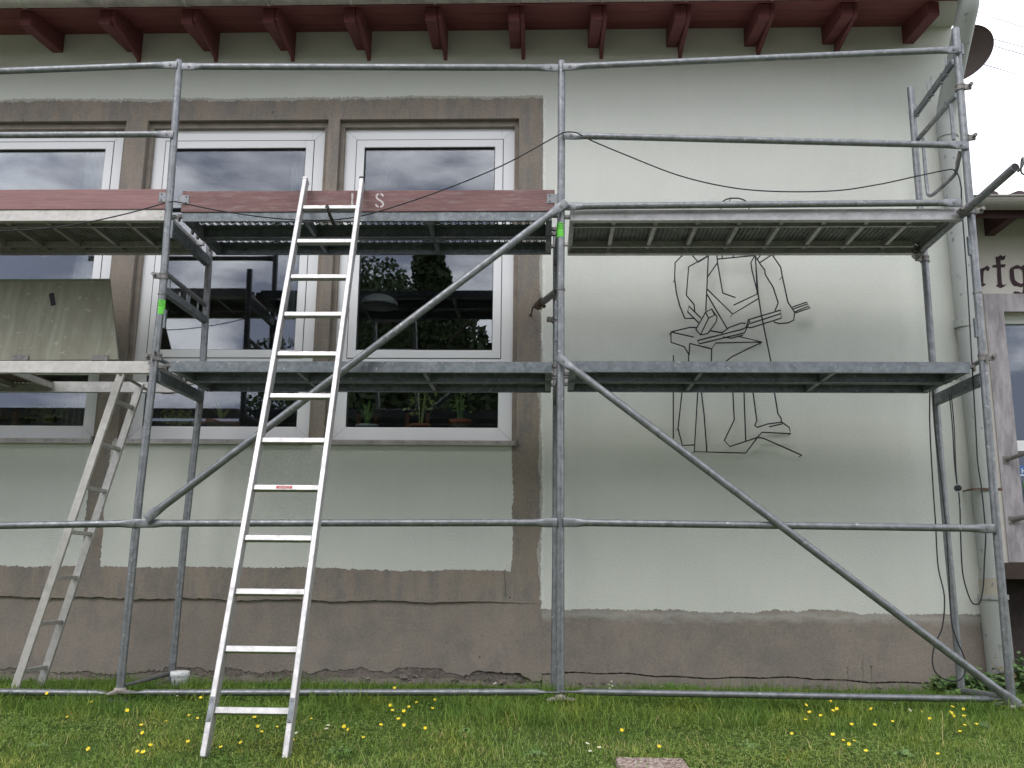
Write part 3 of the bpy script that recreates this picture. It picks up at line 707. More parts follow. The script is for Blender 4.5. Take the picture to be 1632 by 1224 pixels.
# ------------------------------------------------------------------ scaffold
sc = thing('scaffolding', 'galvanised tube scaffold with two deck levels and red toe boards against the green wall', 'scaffolding', (0, .35, 0))
R0 = .02415
def lab(o, l): o['label'] = l; return o
def flat_rail(name, a, b, r=.0215, horiz=False, yoff=0, parent=sc, ends=(1, 1)):
    """tube whose ends are squashed flat for the locking pins"""
    a = Vector(a); b = Vector(b); L = (b-a).length; d = (b-a)/L
    S = []; Rr = []; fl = (r*1.30, .005) if horiz else (.005, r*1.30)
    def add(s, rr): S.append(a+d*s); Rr.append(rr)
    if ends[0]: add(0, fl); add(.075, fl); add(.10, ((fl[0]*.5+r*.5), (fl[1]*.5+r*.5))); add(.135, (r, r))
    else: add(0, (r, r))
    if ends[1]: add(L-.135, (r, r)); add(L-.10, ((fl[0]*.5+r*.5), (fl[1]*.5+r*.5))); add(L-.075, fl); add(L, fl)
    else: add(L, (r, r))
    m = MB(); m.loft(S, Rr, 14); o = m.build(name, M_steel, parent)
    if not horiz:
        m = MB()
        for q, e in ((a+d*.045, ends[0]), (b-d*.045, ends[1])):
            if e: m.tube(q+Vector((0, -.010, 0)), q+Vector((0, .006, 0)), .009, 8)
        if m.v: m.build('locking_pin', M_dark, o)
    return o
def post(pts, r=R0, label=None, name='post'):
    m = MB(); m.loft(pts, r, 16, (1, 0, 0)); o = m.build(name, M_steel, sc)
    if label: o['label'] = label
    return o
def clamp(c, axis='Z', r=.034, parent=sc, side=1):
    c = Vector(c); m = MB(); h = Vector({'Z': (0, 0, 1), 'X': (1, 0, 0), 'Y': (0, 1, 0)}[axis])
    m.tube(c-h*.022, c-h*.010, r, 14); m.tube(c+h*.010, c+h*.022, r, 14); m.tube(c-h*.02, c+h*.02, r*.9, 14)
    s = Vector((side, -.2, 0)) if axis != 'X' else Vector((0, -.3, side))
    m.beam(c+s*r*.7, c+s*(r+.035), .02, .035); m.tube(c+s*(r+.02)+Vector((0, -.03, .0)), c+s*(r+.02)+Vector((0, .03, .0)), .008, 8); m.tube(c+s*(r+.02)+Vector((0, -.045, 0)), c+s*(r+.02)+Vector((0, -.028, 0)), .013, 6)
    return m.build('coupler', M_dark, parent)
# front posts (leaning as found), rear posts
FP = [[(190, 1112), (204, 975), (216, 835), (250, 578), (270, 335), (277, 215), (286, 97)],
      [(893, 1112), (893, 835), (893.5, 578), (893.5, 460), (893.5, 330), (895.5, 215), (895, 98)],
      [(1612, 1118), (1588, 841), (1567, 580), (1547, 330), (1536, 215), (1522.5, 46)]]
fposts = []
for k, P in enumerate(FP):
    lo = [T(u, v, Y=0) for u, v in P]
    x_lo, x_hi = lo[0].x, lo[-1].x
    # best straight lower and upper tube
    mid = {0: 2.47, 1: 2.50, 2: 2.48}[k]
    zs_ = [p.z for p in lo]; xs_ = [p.x for p in lo]
    def xat(z, zs_=zs_, xs_=xs_): return float(np.interp(z, zs_, xs_))
    lower = post([(xat(.03), 0, .03), (xat(1.2), 0, 1.2), (xat(mid), 0, mid)], R0, ['left front post of the scaffold', 'middle front post of the scaffold', 'right front post of the scaffold'][k])
    m = MB(); m.tube((xat(mid), 0, mid-.012), (xat(mid), 0, mid+.0), R0+.004, 16); m.build('post_joint', M_dark, lower)
    up = post([(xat(mid), 0, mid+.001), (xat(3.3), 0, 3.3), (xat(9) , 0, lo[-1].z)], R0)
    fposts.append((lower, up, xat))
rp = []
RP = [[(273, 1083), (296, 835), (322, 612), (333, 400)], [(883.5, 1085), (886, 835), (886.5, 600), (886.5, 405)], [(1532, 1097), (1508, 841), (1491, 640), (1477, 450), (1466, 330), (1451, 140)]]
for k, P in enumerate(RP):
    lo = [T(u, v, Y=.73) for u, v in P]; zs_ = [p.z for p in lo]; xs_ = [p.x for p in lo]
    f = lambda z, a=zs_, c=xs_: float(np.interp(z, a, c))
    top = 3.19 if k < 2 else lo[-1].z
    rp.append(f)
    if k < 2: post([(f(.0), .73, .0), (f(1), .73, 1), (f(2), .73, 2), (f(top), .73, top)], R0, ['left rear post of the scaffold', 'middle rear post of the scaffold'][k])
    else:
        post([(f(.0), .73, .03), (f(1), .73, 1), (f(2), .73, 2), (f(2.96), .73, 2.96)], R0, 'right rear post of the scaffold'); post([(f(2.97), .73, 2.97), (f(3.7), .73, 3.7), (f(top), .73, top)], R0)
# base jacks
for k in range(3):
    x = fposts[k][2](.03)
    m = MB(); a0 = [.2, -.35, .15][k]
    V = [];
    for i in range(3):
        a = a0+i*2.094; c, s = math.cos(a), math.sin(a)
        m.add([(x+c*.02-s*.022, s*.02+c*.022, .05), (x+c*.02+s*.022, s*.02-c*.022, .05), (x+c*.095+s*.012, s*.095-c*.012, .038), (x+c*.095-s*.012, s*.095+c*.012, .038),
               (x+c*.02-s*.022, s*.02+c*.022, .032), (x+c*.02+s*.022, s*.02-c*.022, .032), (x+c*.095+s*.012, s*.095-c*.012, .030), (x+c*.095-s*.012, s*.095+c*.012, .030)],
              [(0, 1, 2, 3), (7, 6, 5, 4), (0, 4, 5, 1), (1, 5, 6, 2), (2, 6, 7, 3), (3, 7, 4, 0)])
    m.lathe([(.024, .062), (.034, .058), (.038, .03), (.02, .028)], (x, 0, 0)); nut = m.build('jack_nut', mat_steel('rust_tinged_casting', (.26, .22, .19), (.42, .37, .33), .7, .3, .5) if k == 0 else nutm, sc, fix=False) if k else None
    if k == 0:
        nutm = mat_steel('rust_tinged_casting', (.30, .26, .23), (.46, .41, .37), .7, .3, .4); m.build('jack_nut', nutm, sc, fix=False)
    m = MB(); m.tube((x, 0, -.03), (x, 0, .06), .018, 12); m.box(x-.075, x+.075, -.075, .075, -.012, -.004); m.build('base_plate', M_steel, sc)
    xr = rp[k](.0); m = MB(); m.tube((xr, .73, -.03), (xr, .73, .03), .018, 12); m.box(xr-.075, xr+.075, .655, .805, .004, .012); m.build('base_plate', M_steel, sc)
# long rails on the front
def PR(u0, v0, u1, v1, Y=-.030, **k): return flat_rail(k.pop('name', 'guardrail'), T(u0, v0, Y=Y), T(u1, v1, Y=Y), **k)
PR(-120, 118, 282, 103, r=.0215); PR(290, 106, 889, 108); PR(897, 107, 1531, 79)
PR(-140, 216, 276, 214); PR(899, 216, 1544, 232); PR(897, 329, 1532, 323)
PR(-140, 840, 226, 834, name='ledger'); PR(226, 834, 888, 833, name='ledger'); PR(898, 832.5, 1586, 842.5, name='ledger')
PR(-140, 1101, 192, 1105, name='base_rail', horiz=True, Y=-.01, r=.019); PR(196, 1104, 892, 1103, name='base_rail', horiz=True, Y=-.01, r=.019); PR(894, 1102, 1610, 1115, name='base_rail', horiz=True, Y=-.01, r=.019)
m = MB(); m.loft([T(1535, 1101, Y=.45), T(1600, 1112, Y=.03)], [(.019, .019), (.004, .022)], 12); m.build('transom', M_steel, sc)
m = MB(); m.loft([(rp[0](.1), .73, .07), (fposts[0][2](.1)+.01, .02, .07)], [(.017, .017), (.018, .008)], 12); m.build('transom', M_steel, sc)
lab(flat_rail('brace', T(232, 828, Y=-.055), T(903, 322, Y=-.055), r=.0235), 'diagonal brace of the middle bay')
lab(flat_rail('brace', T(888, 568, Y=-.055), T(1624, 1125, Y=-.055), r=.0235), 'diagonal brace of the right bay')
# transoms of the three frames: deck supports and spiked cross bars
def frame_bits(k, spikes=True):
    xf = fposts[k][2]; xr = rp[k]
    for z, nm in ((2.0, 'deck_transom'), (3.0, 'deck_transom')):
        if k == 2 and z > 2.5: continue
        m = MB(); m.beam((xf(z), .02, z-.075), (xr(z), .71, z-.075), .045, .055); m.beam((xf(z), .02, z-.042), (xr(z), .71, z-.042), .028, .03); o = m.build(nm, M_deck, sc, .004)
        if z < 2.5 or k == 2:
            mm = MB(); mm.tube((xf(z), .02, z+.045), (xr(z), .71, z+.045), .014, 10) if k != 1 and z < 2.5 else None
            if mm.v: mm.build('transom_tube', M_steel, sc)
    if spikes:
        z = 2.50; m = MB(); m.beam((xf(z), .02, z-.005), (xr(z), .72, z-.005), .040, .05); o = m.build('spiked_transom', M_deck, sc, .004)
        for y in (.10, .27, .40, .44, .60): 
            s = MB(); s.tube((xf(z), y, z), (xf(z), y, z+(.11 if y != .27 else .06)), .007, 8); s.tube((xf(z), y, z+.02), (xf(z), y, z+.03), .011, 8); s.build('spike', M_deck, o)
        m = MB(); m.tube((xf(2.61), .0, 2.612), (xr(2.61), .73, 2.605), .0165, 12); m.build('transom_tube', M_steel, sc)
        clamp((xf(2.60), 0, 2.585), r=.029, parent=fposts[k][0], side=-1)
frame_bits(0); frame_bits(1, False); frame_bits(2, False)
for k, z in ((0, 2.05), (2, 2.06)): clamp((fposts[k][2](z), 0, z), r=.029, parent=fposts[k][0], side=-1 if k == 0 else 1)
# little bolt plates on posts
for k, zz in ((0, 2.90), (0, 2.30), (1, 2.36), (1, 2.22), (2, 2.78), (2, 2.25)):
    x = fposts[k][2](zz); m = MB(); sx = 1 if k == 0 else -1
    if k == 1: sx = -1
    m.box(min(x+sx*.022, x+sx*.036), max(x+sx*.022, x+sx*.036), -.012, .012, zz-.06, zz+.06); m.build('wedge_plate', M_deck, fposts[k][0])
# green inspection stickers
for k, u, v in ((0, 258.5, 489), (1, 893.5, 366)):
    c = T(u, v, Y=-.02); post_o = fposts[k][0 if k == 0 else 1]; x = fposts[k][2](c.z); dxz = (fposts[k][2](c.z+.1)-fposts[k][2](c.z-.1))/.2
    m = MB(); n = 14; V = []; Fc = []
    for j, z in enumerate((c.z-.047, c.z+.047)):
        for i in range(n+1):
            a = math.radians(200+i*(140/n)) if False else math.radians(185+170*i/n); V.append((x+dxz*(z-c.z)+(R0+.0012)*math.cos(a), (R0+.0012)*math.sin(a), z))
    m.add(V, [(i, i+1, i+n+2, i+n+1) for i in range(n)], True); st = m.build('inspection_sticker', M_sticker, post_o, fix=False)
    m = MB(); rr = random.Random(3)
    for q in range(4):
        z = c.z+.040-q*.011; V = []; Fc = []; a0, a1 = 200+rr.uniform(0, 12), 318-rr.uniform(0, 18)
        for i in range(9):
            a = math.radians(a0+(a1-a0)*i/8); 
            for dz in (-.0018, .0018): V.append((x+dxz*(z-c.z)+(R0+.0018)*math.cos(a), (R0+.0018)*math.sin(a), z+dz))
        m.add(V, [(2*i, 2*i+2, 2*i+3, 2*i+1) for i in range(8) if i != 3+q % 3])
    m.build('sticker_print', M_ink, st, fix=False)

# decks
def steel_deck(name, x0, x1, y0, y1, z, label, holes=True):
    """pressed steel plank: perforated top, folded sides with lips"""
    m = MB(); h = .068; t = .004
    t = .002; ys = [y0, y0+.050, y0+.090, y0+.192, y0+.238, y1] if holes else [y0, y1]
    if holes:
        for a, b_ in ((ys[0], ys[1]), (ys[2], ys[3]), (ys[4], ys[5])): m.box(x0, x1, a, b_, z-t, z)
        P = .052; n = int((x1-x0)/P)
        for a, b_ in ((ys[1], ys[2]), (ys[3], ys[4])):
            for i in range(n):
                xa = x0+.01+i*P; solid = (xa, xa+.014)
                m.box(xa, xa+.009, a, b_, z-t, z); m.box(xa+.009+.024, xa+.039, a, b_, z-t, z); m.box(xa+.039, xa+.052, a, b_-.030, z-t, z); m.box(xa+.039, xa+.052, b_-.014, b_, z-t, z)
            m.box(x0, x0+.01, a, b_, z-t, z); m.box(x0+.01+n*P, x1, a, b_, z-t, z)
    else: m.box(x0, x1, y0, y1, z-t, z)
    m.box(x0, x1, y0, y0+.003, z-h, z-t); m.box(x0, x1, y1-.003, y1, z-h, z-t)
    m.box(x0, x1, y0+.003, y0+.026, z-h, z-h+.003); m.box(x0, x1, y1-.026, y1-.003, z-h, z-h+.003)
    o = m.build(name, M_deck, sc); o['label'] = label
    for i, x in enumerate((x0+.02, (x0*2+x1)/3, (x0+2*x1)/3, x1-.02)):
        w = .02 if i in (0, 3) else .012
        m = MB(); m.box(x-w, x+w, y0+.004, y1-.004, z-h+.004, z-.006); m.build('cross_stiffener', M_deck, o)
    for x in (x0, x1):
        s = -1 if x == x0 else 1
        for y in (y0+.04, y1-.04):
            m = MB(); m.beam((x, y, z-.02), (x+s*.045, y, z-.02), .03, .02); m.beam((x+s*.04, y, z-.012), (x+s*.04, y, z-.05), .012, .028, (0, 1, 0)); m.build('deck_hook', M_dark, o)
XL, XM, XR_ = fposts[0][2], fposts[1][2], fposts[2][2]
x0, x1 = XL(2.0)+.085, XM(2)-.055
steel_deck('deck', x0, x1, .012, .332, 2.030, 'front steel plank of the lower middle deck'); steel_deck('deck', x0, x1, .345, .665, 2.030, 'rear steel plank of the lower middle deck')
x0, x1 = XL(3.0)+.085, XM(3)-.055
steel_deck('deck', x0, x1, .012, .332, 3.030, 'front steel plank of the upper middle deck'); steel_deck('deck', x0, x1, .345, .665, 3.030, 'rear steel plank of the upper middle deck')
x0, x1 = XM(2.0)+.060, XR_(2)-.075
steel_deck('deck', x0, x1, .012, .332, 2.036, 'front steel plank of the lower right deck'); steel_deck('deck', x0, x1, .345, .665, 2.036, 'rear steel plank of the lower right deck')
def alu_deck(x0, x1, z, label, hatch=None, mat=M_aludirty):
    y0, y1 = .012, .68; h = .076
    m = MB(); m.box(x0, x1, y0, y0+.028, z-h, z); m.box(x0, x1, y0+.028, y0+.045, z-h, z-h+.006)
    o = m.build('deck', mat, sc, .002); o['label'] = label
    m = MB(); m.box(x0, x1, y1-.028, y1, z-h, z); m.box(x0, x1, y1-.045, y1-.028, z-h, z-h+.006); m.build('side_rail', M_aluframe, o)
    for y in ((y0+.17, y1-.12) if not hatch else (y1-.10,)) if not hatch else ():
        m = MB(); m.box(x0+.02, x1-.10, y, y+.006, z-.055, z-.012); m.box(x0+.02, x1-.10, y-.012, y+.006, z-.058, z-.055); m.build('inner_rail', M_aluframe, o)
    e0 = x0 if not hatch else x0; e1 = x1 if not hatch else hatch[0]
    n = int((e1-e0)/.272)
    for i in range(n+1):
        x = e1-.02-i*.272
        if x < e0: break
        m = MB(); m.box(x-.013, x+.013, y0+.03, y1-.03, z-.050, z-.012); m.build('cross_bar', M_aluframe, o)
    # ribbed tread sheet
    P = .030; n = int((e1-e0)/P); V = []; Fc = []
    prof = [(0, 0), (.010, 0), (.014, -.009), (.024, -.009), (.030, 0)]
    xs = []
    for i in range(n):
        for a, c in prof[:-1]: xs.append((e0+i*P+a, z-.002+c))
    xs.append((e0+n*P, z-.002))
    for x, zz in xs: V += [(x, y0+.03, zz), (x, y1-.03, zz)]
    Fc = [(2*i, 2*i+2, 2*i+3, 2*i+1) for i in range(len(xs)-1)]
    s = MB(); s.add(V, Fc); s.build('tread_sheet', M_mesh if not hatch else plain('brown_plywood', (.13, .09, .075), .8), o, fix=False)
    for x in (x0, x1):
        m = MB(); m.box(x-.012 if x == x1 else x, x+.0 if x == x1 else x+.012, y0+.03, y1-.03, z-h+.01, z-.004)
        s = -1 if x == x0 else 1
        for y in (y0+.08, y1-.08): m.beam((x, y, z-.02), (x+s*.045, y, z-.02), .03, .02)
        m.build('end_plate', M_aluframe, o)
    m = MB()
    for dz in (.018, .052): m.tube((x1-.022, y0-.001, z-dz), (x1-.022, y0+.004, z-dz), .004, 8); m.tube((x0+.022, y0-.001, z-dz), (x0+.022, y0+.004, z-dz), .004, 8)
    m.build('rivet', M_dark, o)
    return o
alu_deck(XM(3)+.062, XR_(3)-.045, 3.036, 'upper right aluminium deck with ribbed tread', mat=M_alu)
alu_deck(-5.20, XL(3)-.035, 3.044, 'upper left aluminium deck with ribbed tread')
hx = T(48, 610, Y=.35).x
ld = alu_deck(-5.20, XL(2)-.035, 2.028, 'lower left aluminium deck with open trapdoor', hatch=(hx,))
# trapdoor flap, folded up against the wall side
P = [T(-330, 577, Y=.62), T(190, 574, Y=.62), T(176, 447, Y=.72), T(-330, 449, Y=.72)]
nrm = (P[1]-P[0]).cross(P[2]-P[0]).normalized()*.012
m = MB(); m.add(P+[p+nrm for p in P], [(0, 1, 2, 3), (7, 6, 5, 4), (0, 4, 5, 1), (1, 5, 6, 2), (2, 6, 7, 3), (3, 7, 4, 0)]); fl = m.build('trapdoor', M_hatch, sc); fl['label'] = 'green-stained plywood trapdoor standing open'
m = MB(); m.beam(P[3]+Vector((0, -.012, 0)), P[2]+Vector((0, -.012, 0)), .02, .014); m.build('edge_strip', plain('algae_strip', (.22, .26, .20), .7), fl)
m = MB(); a, b_ = T(82, 468, Y=.69), T(85, 486, Y=.672); m.beam(a, b_, .03, .012, (0, 1, 0)); m.build('latch', M_black, fl)
for u in (33, 160):
    m = MB(); c = T(u, 570, Y=.60); m.box(c.x-.055, c.x+.055, .596, .602, c.z-.018, c.z+.018); m.tube((c.x-.055, .592, c.z-.02), (c.x+.055, .592, c.z-.02), .007, 8); m.build('hinge', M_dark, fl)
# toe boards
def toe(u0, u1, vt, vb, mat, label):
    a, b_, c, d = T(u0, vt, Y=-.004), T(u1, vt+.0, Y=-.004), T(u1, vb, Y=-.004), T(u0, vb, Y=-.004)
    zt, zb = (a.z+b_.z)/2, (c.z+d.z)/2; m = MB(); m.box(d.x, c.x, -.004+.008, .030, zb, zt); o = m.build('toe_board', mat, sc, .004); o['label'] = label; return o, d.x, c.x, zb, zt
ta = toe(-120, 263, 301, 333, M_toeA, 'left toe board, fresh red stain'); tb = toe(287, 884, 302.5, 336.5, M_toeB, 'middle toe board, worn red paint with stencilled letters')
for o, xx in ((ta[0], ta[2]), (tb[0], tb[1]), (tb[0], tb[2])):
    z = (ta[3]+ta[4])/2+.01 if o is ta[0] else (tb[3]+tb[4])/2+.01
    sx = -1 if xx in (ta[2], tb[2]) else 1
    m = MB(); m.box(min(xx-sx*.02, xx+sx*.05), max(xx-sx*.02, xx+sx*.05), -.001, .0035, z-.032, z+.032); br = m.build('board_bracket', M_steel, o, .002)
    m = MB()
    for dz in (-.02, .02): m.tube((xx+sx*.032, -.003, z+dz), (xx+sx*.032, .0, z+dz), .005, 8)
    m.build('bolt', M_ink, br)
def ribbon(m, pts, w, Y):
    P = [T(500+a/9.067, 280+c/9.067, Y=Y) for a, c in pts]; w = w/9.067*.0041
    V = []
    for i, p in enumerate(P):
        d = (P[min(i+1, len(P)-1)]-P[max(i-1, 0)]).normalized(); n = Vector((-d.z, 0, d.x)); V += [p+n*w/2, p-n*w/2]
    m.add(V, [(2*i, 2*i+2, 2*i+3, 2*i+1) for i in range(len(P)-1)])
m = MB(); Ys = .0025
ribbon(m, smooth_path([Vector((1000, 300, 0)), Vector((992, 280, 0)), Vector((978, 266, 0)), Vector((962, 262, 0))], 3) and [(1004, 298), (994, 280), (980, 268), (962, 264)], 26, Ys)
ribbon(m, [(940, 264), (918, 272), (906, 292), (908, 314), (922, 334), (950, 352), (980, 372), (1000, 396), (1004, 420), (994, 438), (978, 446), (960, 449)], 27, Ys)
ribbon(m, [(938, 450), (916, 440), (902, 424), (893, 408)], 26, Ys)
ribbon(m, [(558, 252), (558, 345)], 30, Ys); ribbon(m, [(556, 352), (556, 440)], 30, Ys); ribbon(m, [(650, 452), (670, 452)], 20, Ys)
m.build('stencil_letter', M_whiteprint, tb[0], fix=False)
# end frame on the right
def EX(u, v, X=2.60): return T(u, v, X=X)
a, b_ = EX(1520, 98), EX(1458, 184); m = MB(); m.beam(a, b_, .026, .045); st = m.build('spiked_transom', M_deck, sc, .004)
for f_, hh in ((.16, .10), (.52, .11), (.62, .11), (.30, .04), (.92, .05)):
    q = a.lerp(b_, f_); m = MB(); m.tube(q+Vector((0, 0, -.035)), q+Vector((0, 0, hh)), .0065, 8); m.tube(q+Vector((0, 0, -.035)), q+Vector((0, 0, -.027)), .011, 8); m.build('spike', M_steel, st)
m = MB(); m.tube(EX(1524, 152), EX(1463, 222), .017, 12); m.build('transom_tube', M_steel, sc)
loop = [EX(1515, 166, 2.585), EX(1520, 223, 2.585)]
m = MB(); m.tube(loop[0], loop[1], .012, 10); m.build('end_guard_leg', M_steel, sc)
pth = smooth_path([EX(1471, 220), EX(1474, 262), EX(1477.5, 300), EX(1480, 311), EX(1487, 310), EX(1500, 299), EX(1519, 281), EX(1524, 272), EX(1530, 247)], 4)
m = MB(); m.loft(pth, .0125, 10, (1, 0, 0)); m.build('end_guard', M_steel, sc)
m = MB(); m.tube(EX(1526, 262), EX(1531, 240), .016, 8); m.build('guard_pivot', M_dark, sc)
# loose scaffold tube clamped across the right frame
TX = 2.545
a, b_ = T(1458, 408, X=TX-.03), T(1618, 266, X=TX); m = MB(); m.tube(a, b_, .0242, 16); ct = m.build('cross_tube', M_steel, sc); ct['label'] = 'loose tube clamped across the right-hand frame, sticking out forwards'
dd = (b_-a).normalized(); m = MB(); m.tube(b_-dd*.001, b_+dd*.0015, .0205, 14); m.build('tube_mouth', M_ink, ct)
m = MB(); m.loft(smooth_path([b_+Vector((.012, 0, -.03)), b_+dd*.04+Vector((.02, 0, -.01)), b_+dd*.05+Vector((.026, 0, .03)), b_+dd*.02+Vector((.028, 0, .03)), b_+Vector((.03, 0, -.03)), b_+Vector((.05, 0, -.05))], 3), .006, 8); m.build('hook', M_steel, ct)
for q in (T(1541, 335, X=TX-.01), T(1466, 401, X=TX-.03)):
    m = MB(); 
    for s in (-.024, .024): m.tube(q+dd*(s-.006), q+dd*(s+.006), .031, 14)
    m.tube(q-dd*.02, q+dd*.02, .0285, 14); m.beam(q+Vector((-.05, 0, 0)), q+Vector((-.02, 0, -.01)), .03, .03); m.tube(q+Vector((-.045, -.04, 0)), q+Vector((-.045, .03, 0)), .011, 6); m.build('coupler', M_dark, ct)
clamp((XR_(3.0), 0, 3.01), r=.033, side=1); clamp((rp[2](2.97), .73, 2.95), r=.033, side=-1); clamp((XR_(3.86), 0, 3.865), r=.031, side=1)
clamp((XR_(3.86), 0, 3.51), r=.026, side=1)
# wing nut on the top pin
q = T(1531, 80, Y=-.06); m = MB(); m.tube(q, q+Vector((0, .09, 0)), .011, 8); m.beam(q+Vector((.012, 0, -.03)), q+Vector((.012, 0, .045)), .012, .012, (0, 1, 0)); m.build('toggle_pin', M_steel, sc)
for u, v in ((242, 572), (1573, 573), (245, 560)):
    q = T(u, v, Y=-.05); m = MB(); m.tube(q, q+Vector((0, .05, 0)), .009, 8); m.beam(q+Vector((0, 0, -.03)), q+Vector((0, 0, .015)), .010, .008, (0, 1, 0)); m.build('toggle_pin', M_dark, sc)
# wall tie with ring screw
a, c = T(886, 465, Y=.60), T(862, 484, Y=.84)
m = MB(); m.tube(a, c, .024, 14); wt = m.build('wall_tie', M_dark, sc)
m = MB(); m.tube(a-(c-a).normalized()*.002, a, .0205, 14); m.build('tube_mouth', M_ink, wt)
m = MB(); q = T(858, 484, Y=.86); m.tube(q+Vector((.03, -.06, 0)), q+Vector((-.005, .02, -.01)), .030, 12); m.tube(q+Vector((.03, -.03, -.02)), q+Vector((.05, -.03, -.035)), .012, 8); m.build('coupler', M_rust, wt)
m = MB(); m.loft([T(850, 488, Y=.92), T(848, 494, Y=.98), T(846, 502, Y=1.078)], .006, 8); m.lathe([(.004, .0), (.014, .0)], T(846, 502, Y=1.076)); 
m.loft(smooth_path([T(851, 490, Y=.9), T(857, 493, Y=.9), T(865, 491, Y=.9), T(869, 486, Y=.9)], 3), .004, 6); m.build('ring_screw', M_rust, wt)
clamp((rp[1](2.5), .73, 2.50), r=.031, side=-1)

# ------------------------------------------------------------------ ladders
def front_ladder():
    y0, z0, an, xc, xs_, w = -1.215, .112, .362, -1.434, -.012, .34
    D = Vector((xs_, math.sin(an), math.cos(an))).normalized(); O = Vector((xc, y0, z0)); N = Vector((0, -math.cos(an), math.sin(an)))
    t = thing('ladder', 'bright aluminium ladder leaning on the middle bay of the scaffold from the lawn', 'ladder', O-D*.20)
    def prof_stile(sx):
        x = sx*(w/2+.0135); a = O+D*-.205+Vector((x, 0, 0)); b = O+D*(11*.28+.235)+Vector((x, 0, 0)); m = MB(); m.beam(a, b, .027, .062, N); o = m.build('stile', M_alu, t, .004)
        c = MB(); e = b; c.beam(e, e+D*.012, .029, .064, N); c.build('end_cap', M_black if sx > 0 else M_alu, o); return o
    s1, s2 = prof_stile(-1), prof_stile(1)
    for k in range(12):
        c = O+D*(k*.28); m = MB(); m.beam(c-Vector((w/2, 0, 0)), c+Vector((w/2, 0, 0)), .030, .030, N); m2 = m.build('rung', M_alu, t, .003)
        if k == 4:
            r4 = m2; f = MB(); q = c+N*.0155+Vector((-.010, 0, 0)); f.beam(q-Vector((.042, 0, 0)), q+Vector((.042, 0, 0)), .016, .0012, N); st = f.build('warning_sticker', M_redprint, r4)
            f = MB()
            for j, dz in enumerate((-.003, .003)): f.beam(q+D*dz-Vector((.03, 0, 0))+N*.001, q+D*dz+Vector((.034, 0, 0))+N*.001, .002, .0006, N)
            f.build('sticker_print', M_whiteprint, st)
    for sx, s in ((-1, s1), (1, s2)):
        x = sx*(w/2+.0135); c = O+D*.0+Vector((x, 0, 0))+N*.033; m = MB(); m.beam(c-D*.055, c+D*.055, .020, .004, N); p = m.build('joint_plate', M_deck, s, .002)
        m = MB()
        for dz in (-.042, .042): m.tube(c+D*dz, c+D*dz+N*.004, .005, 8)
        m.build('rivet', M_dark, p)
    # strap
    P = [T(520, 331, Y=-.20), T(521, 327, Y=-.17), T(523, 332, Y=-.215), T(526, 344, Y=-.16), T(531, 354, Y=-.06), T(533, 358, Y=.02)]
    m = MB(); m.loft(P, [(.010, .002)]*6, 6, (0, 1, 0)); tag(m.build('strap', M_strap, None), 'dark strap tying the top rung of the aluminium ladder to the deck', 'strap')
front_ladder()
def rear_ladder():
    A0, A1 = Vector((-3.345, .22, .0)), Vector((-2.868, .22, 1.99)); D = (A1-A0).normalized(); t = thing('ladder', 'dull aluminium access ladder under the open trapdoor of the left deck', 'ladder', A0+Vector((0, .15, 0)))
    for y in (.22, .52):
        a = Vector((A0.x, y, ground_z(A0.x, y)-.01)); b = Vector((A1.x, y, 1.99)); m = MB(); m.beam(a, b, .024, .050, (1, 0, 0)) if False else m.beam(a, b, .05, .024, (0, 1, 0)); m.build('stile', M_aluframe if y > .3 else M_aludirty, t, .003)
    for k in range(7):
        z = .12+k*.283; x = A0.x+(A1.x-A0.x)*z/1.99; m = MB(); m.beam((x, .235, z), (x, .505, z), .028, .024); m.build('rung', M_aluframe, t, .002)
    m = MB(); m.beam((A1.x, .20, 1.985), (A1.x, .64, 1.965), .018, .012); m.build('hook_bar', M_dark, t)
rear_ladder()

# ------------------------------------------------------------------ cables
def cable(pts, label, r=.0042, closed=False, name='cable', cat='cable'):
    P = smooth_path([T(u, v, Y=y) for u, v, y in pts], 6); m = MB(); m.loft(P, r, 7); return tag(m.build(name, M_black, None, fix=False), label, cat)
cable([(-80, 372, -.05), (0, 368, -.05), (60, 365, -.05), (130, 356, -.05), (200, 341, -.05), (262, 324, -.045)], 'thin black cable hanging across the upper left deck, left of the left post')
cable([(270, 322, -.04), (284, 322, -.045), (340, 334, -.05), (420, 346, -.05), (490, 351, -.05), (545, 349, -.05), (600, 338, -.05), (700, 305, -.05), (800, 264, -.05), (885, 218, -.04), (900, 211, -.058), (912, 210.5, -.06), (922, 213, -.058), (945, 225, -.02), (1000, 248, -.02), (1080, 279, -.02), (1160, 298, -.02), (1235, 305, -.02), (1330, 304, -.02), (1400, 294, -.02), (1460, 281, -.02), (1508, 271, 0), (1520, 271, .03), (1528, 281, .03), (1532, 300, .03)], 'long black cable swagged from the left post over the middle post to the right frame')
cable([(1532, 300, .03), (1533, 330, .1), (1541, 440, .1), (1548, 560, .1), (1555, 680, .1), (1558, 735, .1), (1564, 776, .1), (1568, 814, .1), (1571, 853, .1), (1569, 891, .1), (1567, 935, .1), (1562, 959, .1), (1556, 963, .1), (1549, 960, .1), (1541, 941, .1), (1534, 910, .1), (1531, 853, .1), (1530, 810, .1), (1528, 784, .1)], 'black cable hanging beside the downpipe in a long loop to knee height')
cable([(1482, 615, .6), (1482, 680, .6), (1487, 776, .6), (1491, 833, .6), (1495, 902, .6), (1505, 950, .6), (1502, 998, .6), (1490, 1027, .6), (1486, 1054, .6), (1493, 1074, .6), (1513, 1085, .6), (1532, 1082, .6), (1539, 1065, .6), (1536, 1045, .6), (1524, 1018, .6), (1516, 987, .6), (1513, 929, .6), (1509, 860, .6), (1505, 814, .6), (1499, 757, .6), (1490, 680, .6), (1487, 615, .6)], 'black cable looped down from the lower right deck almost to the grass', .0045)
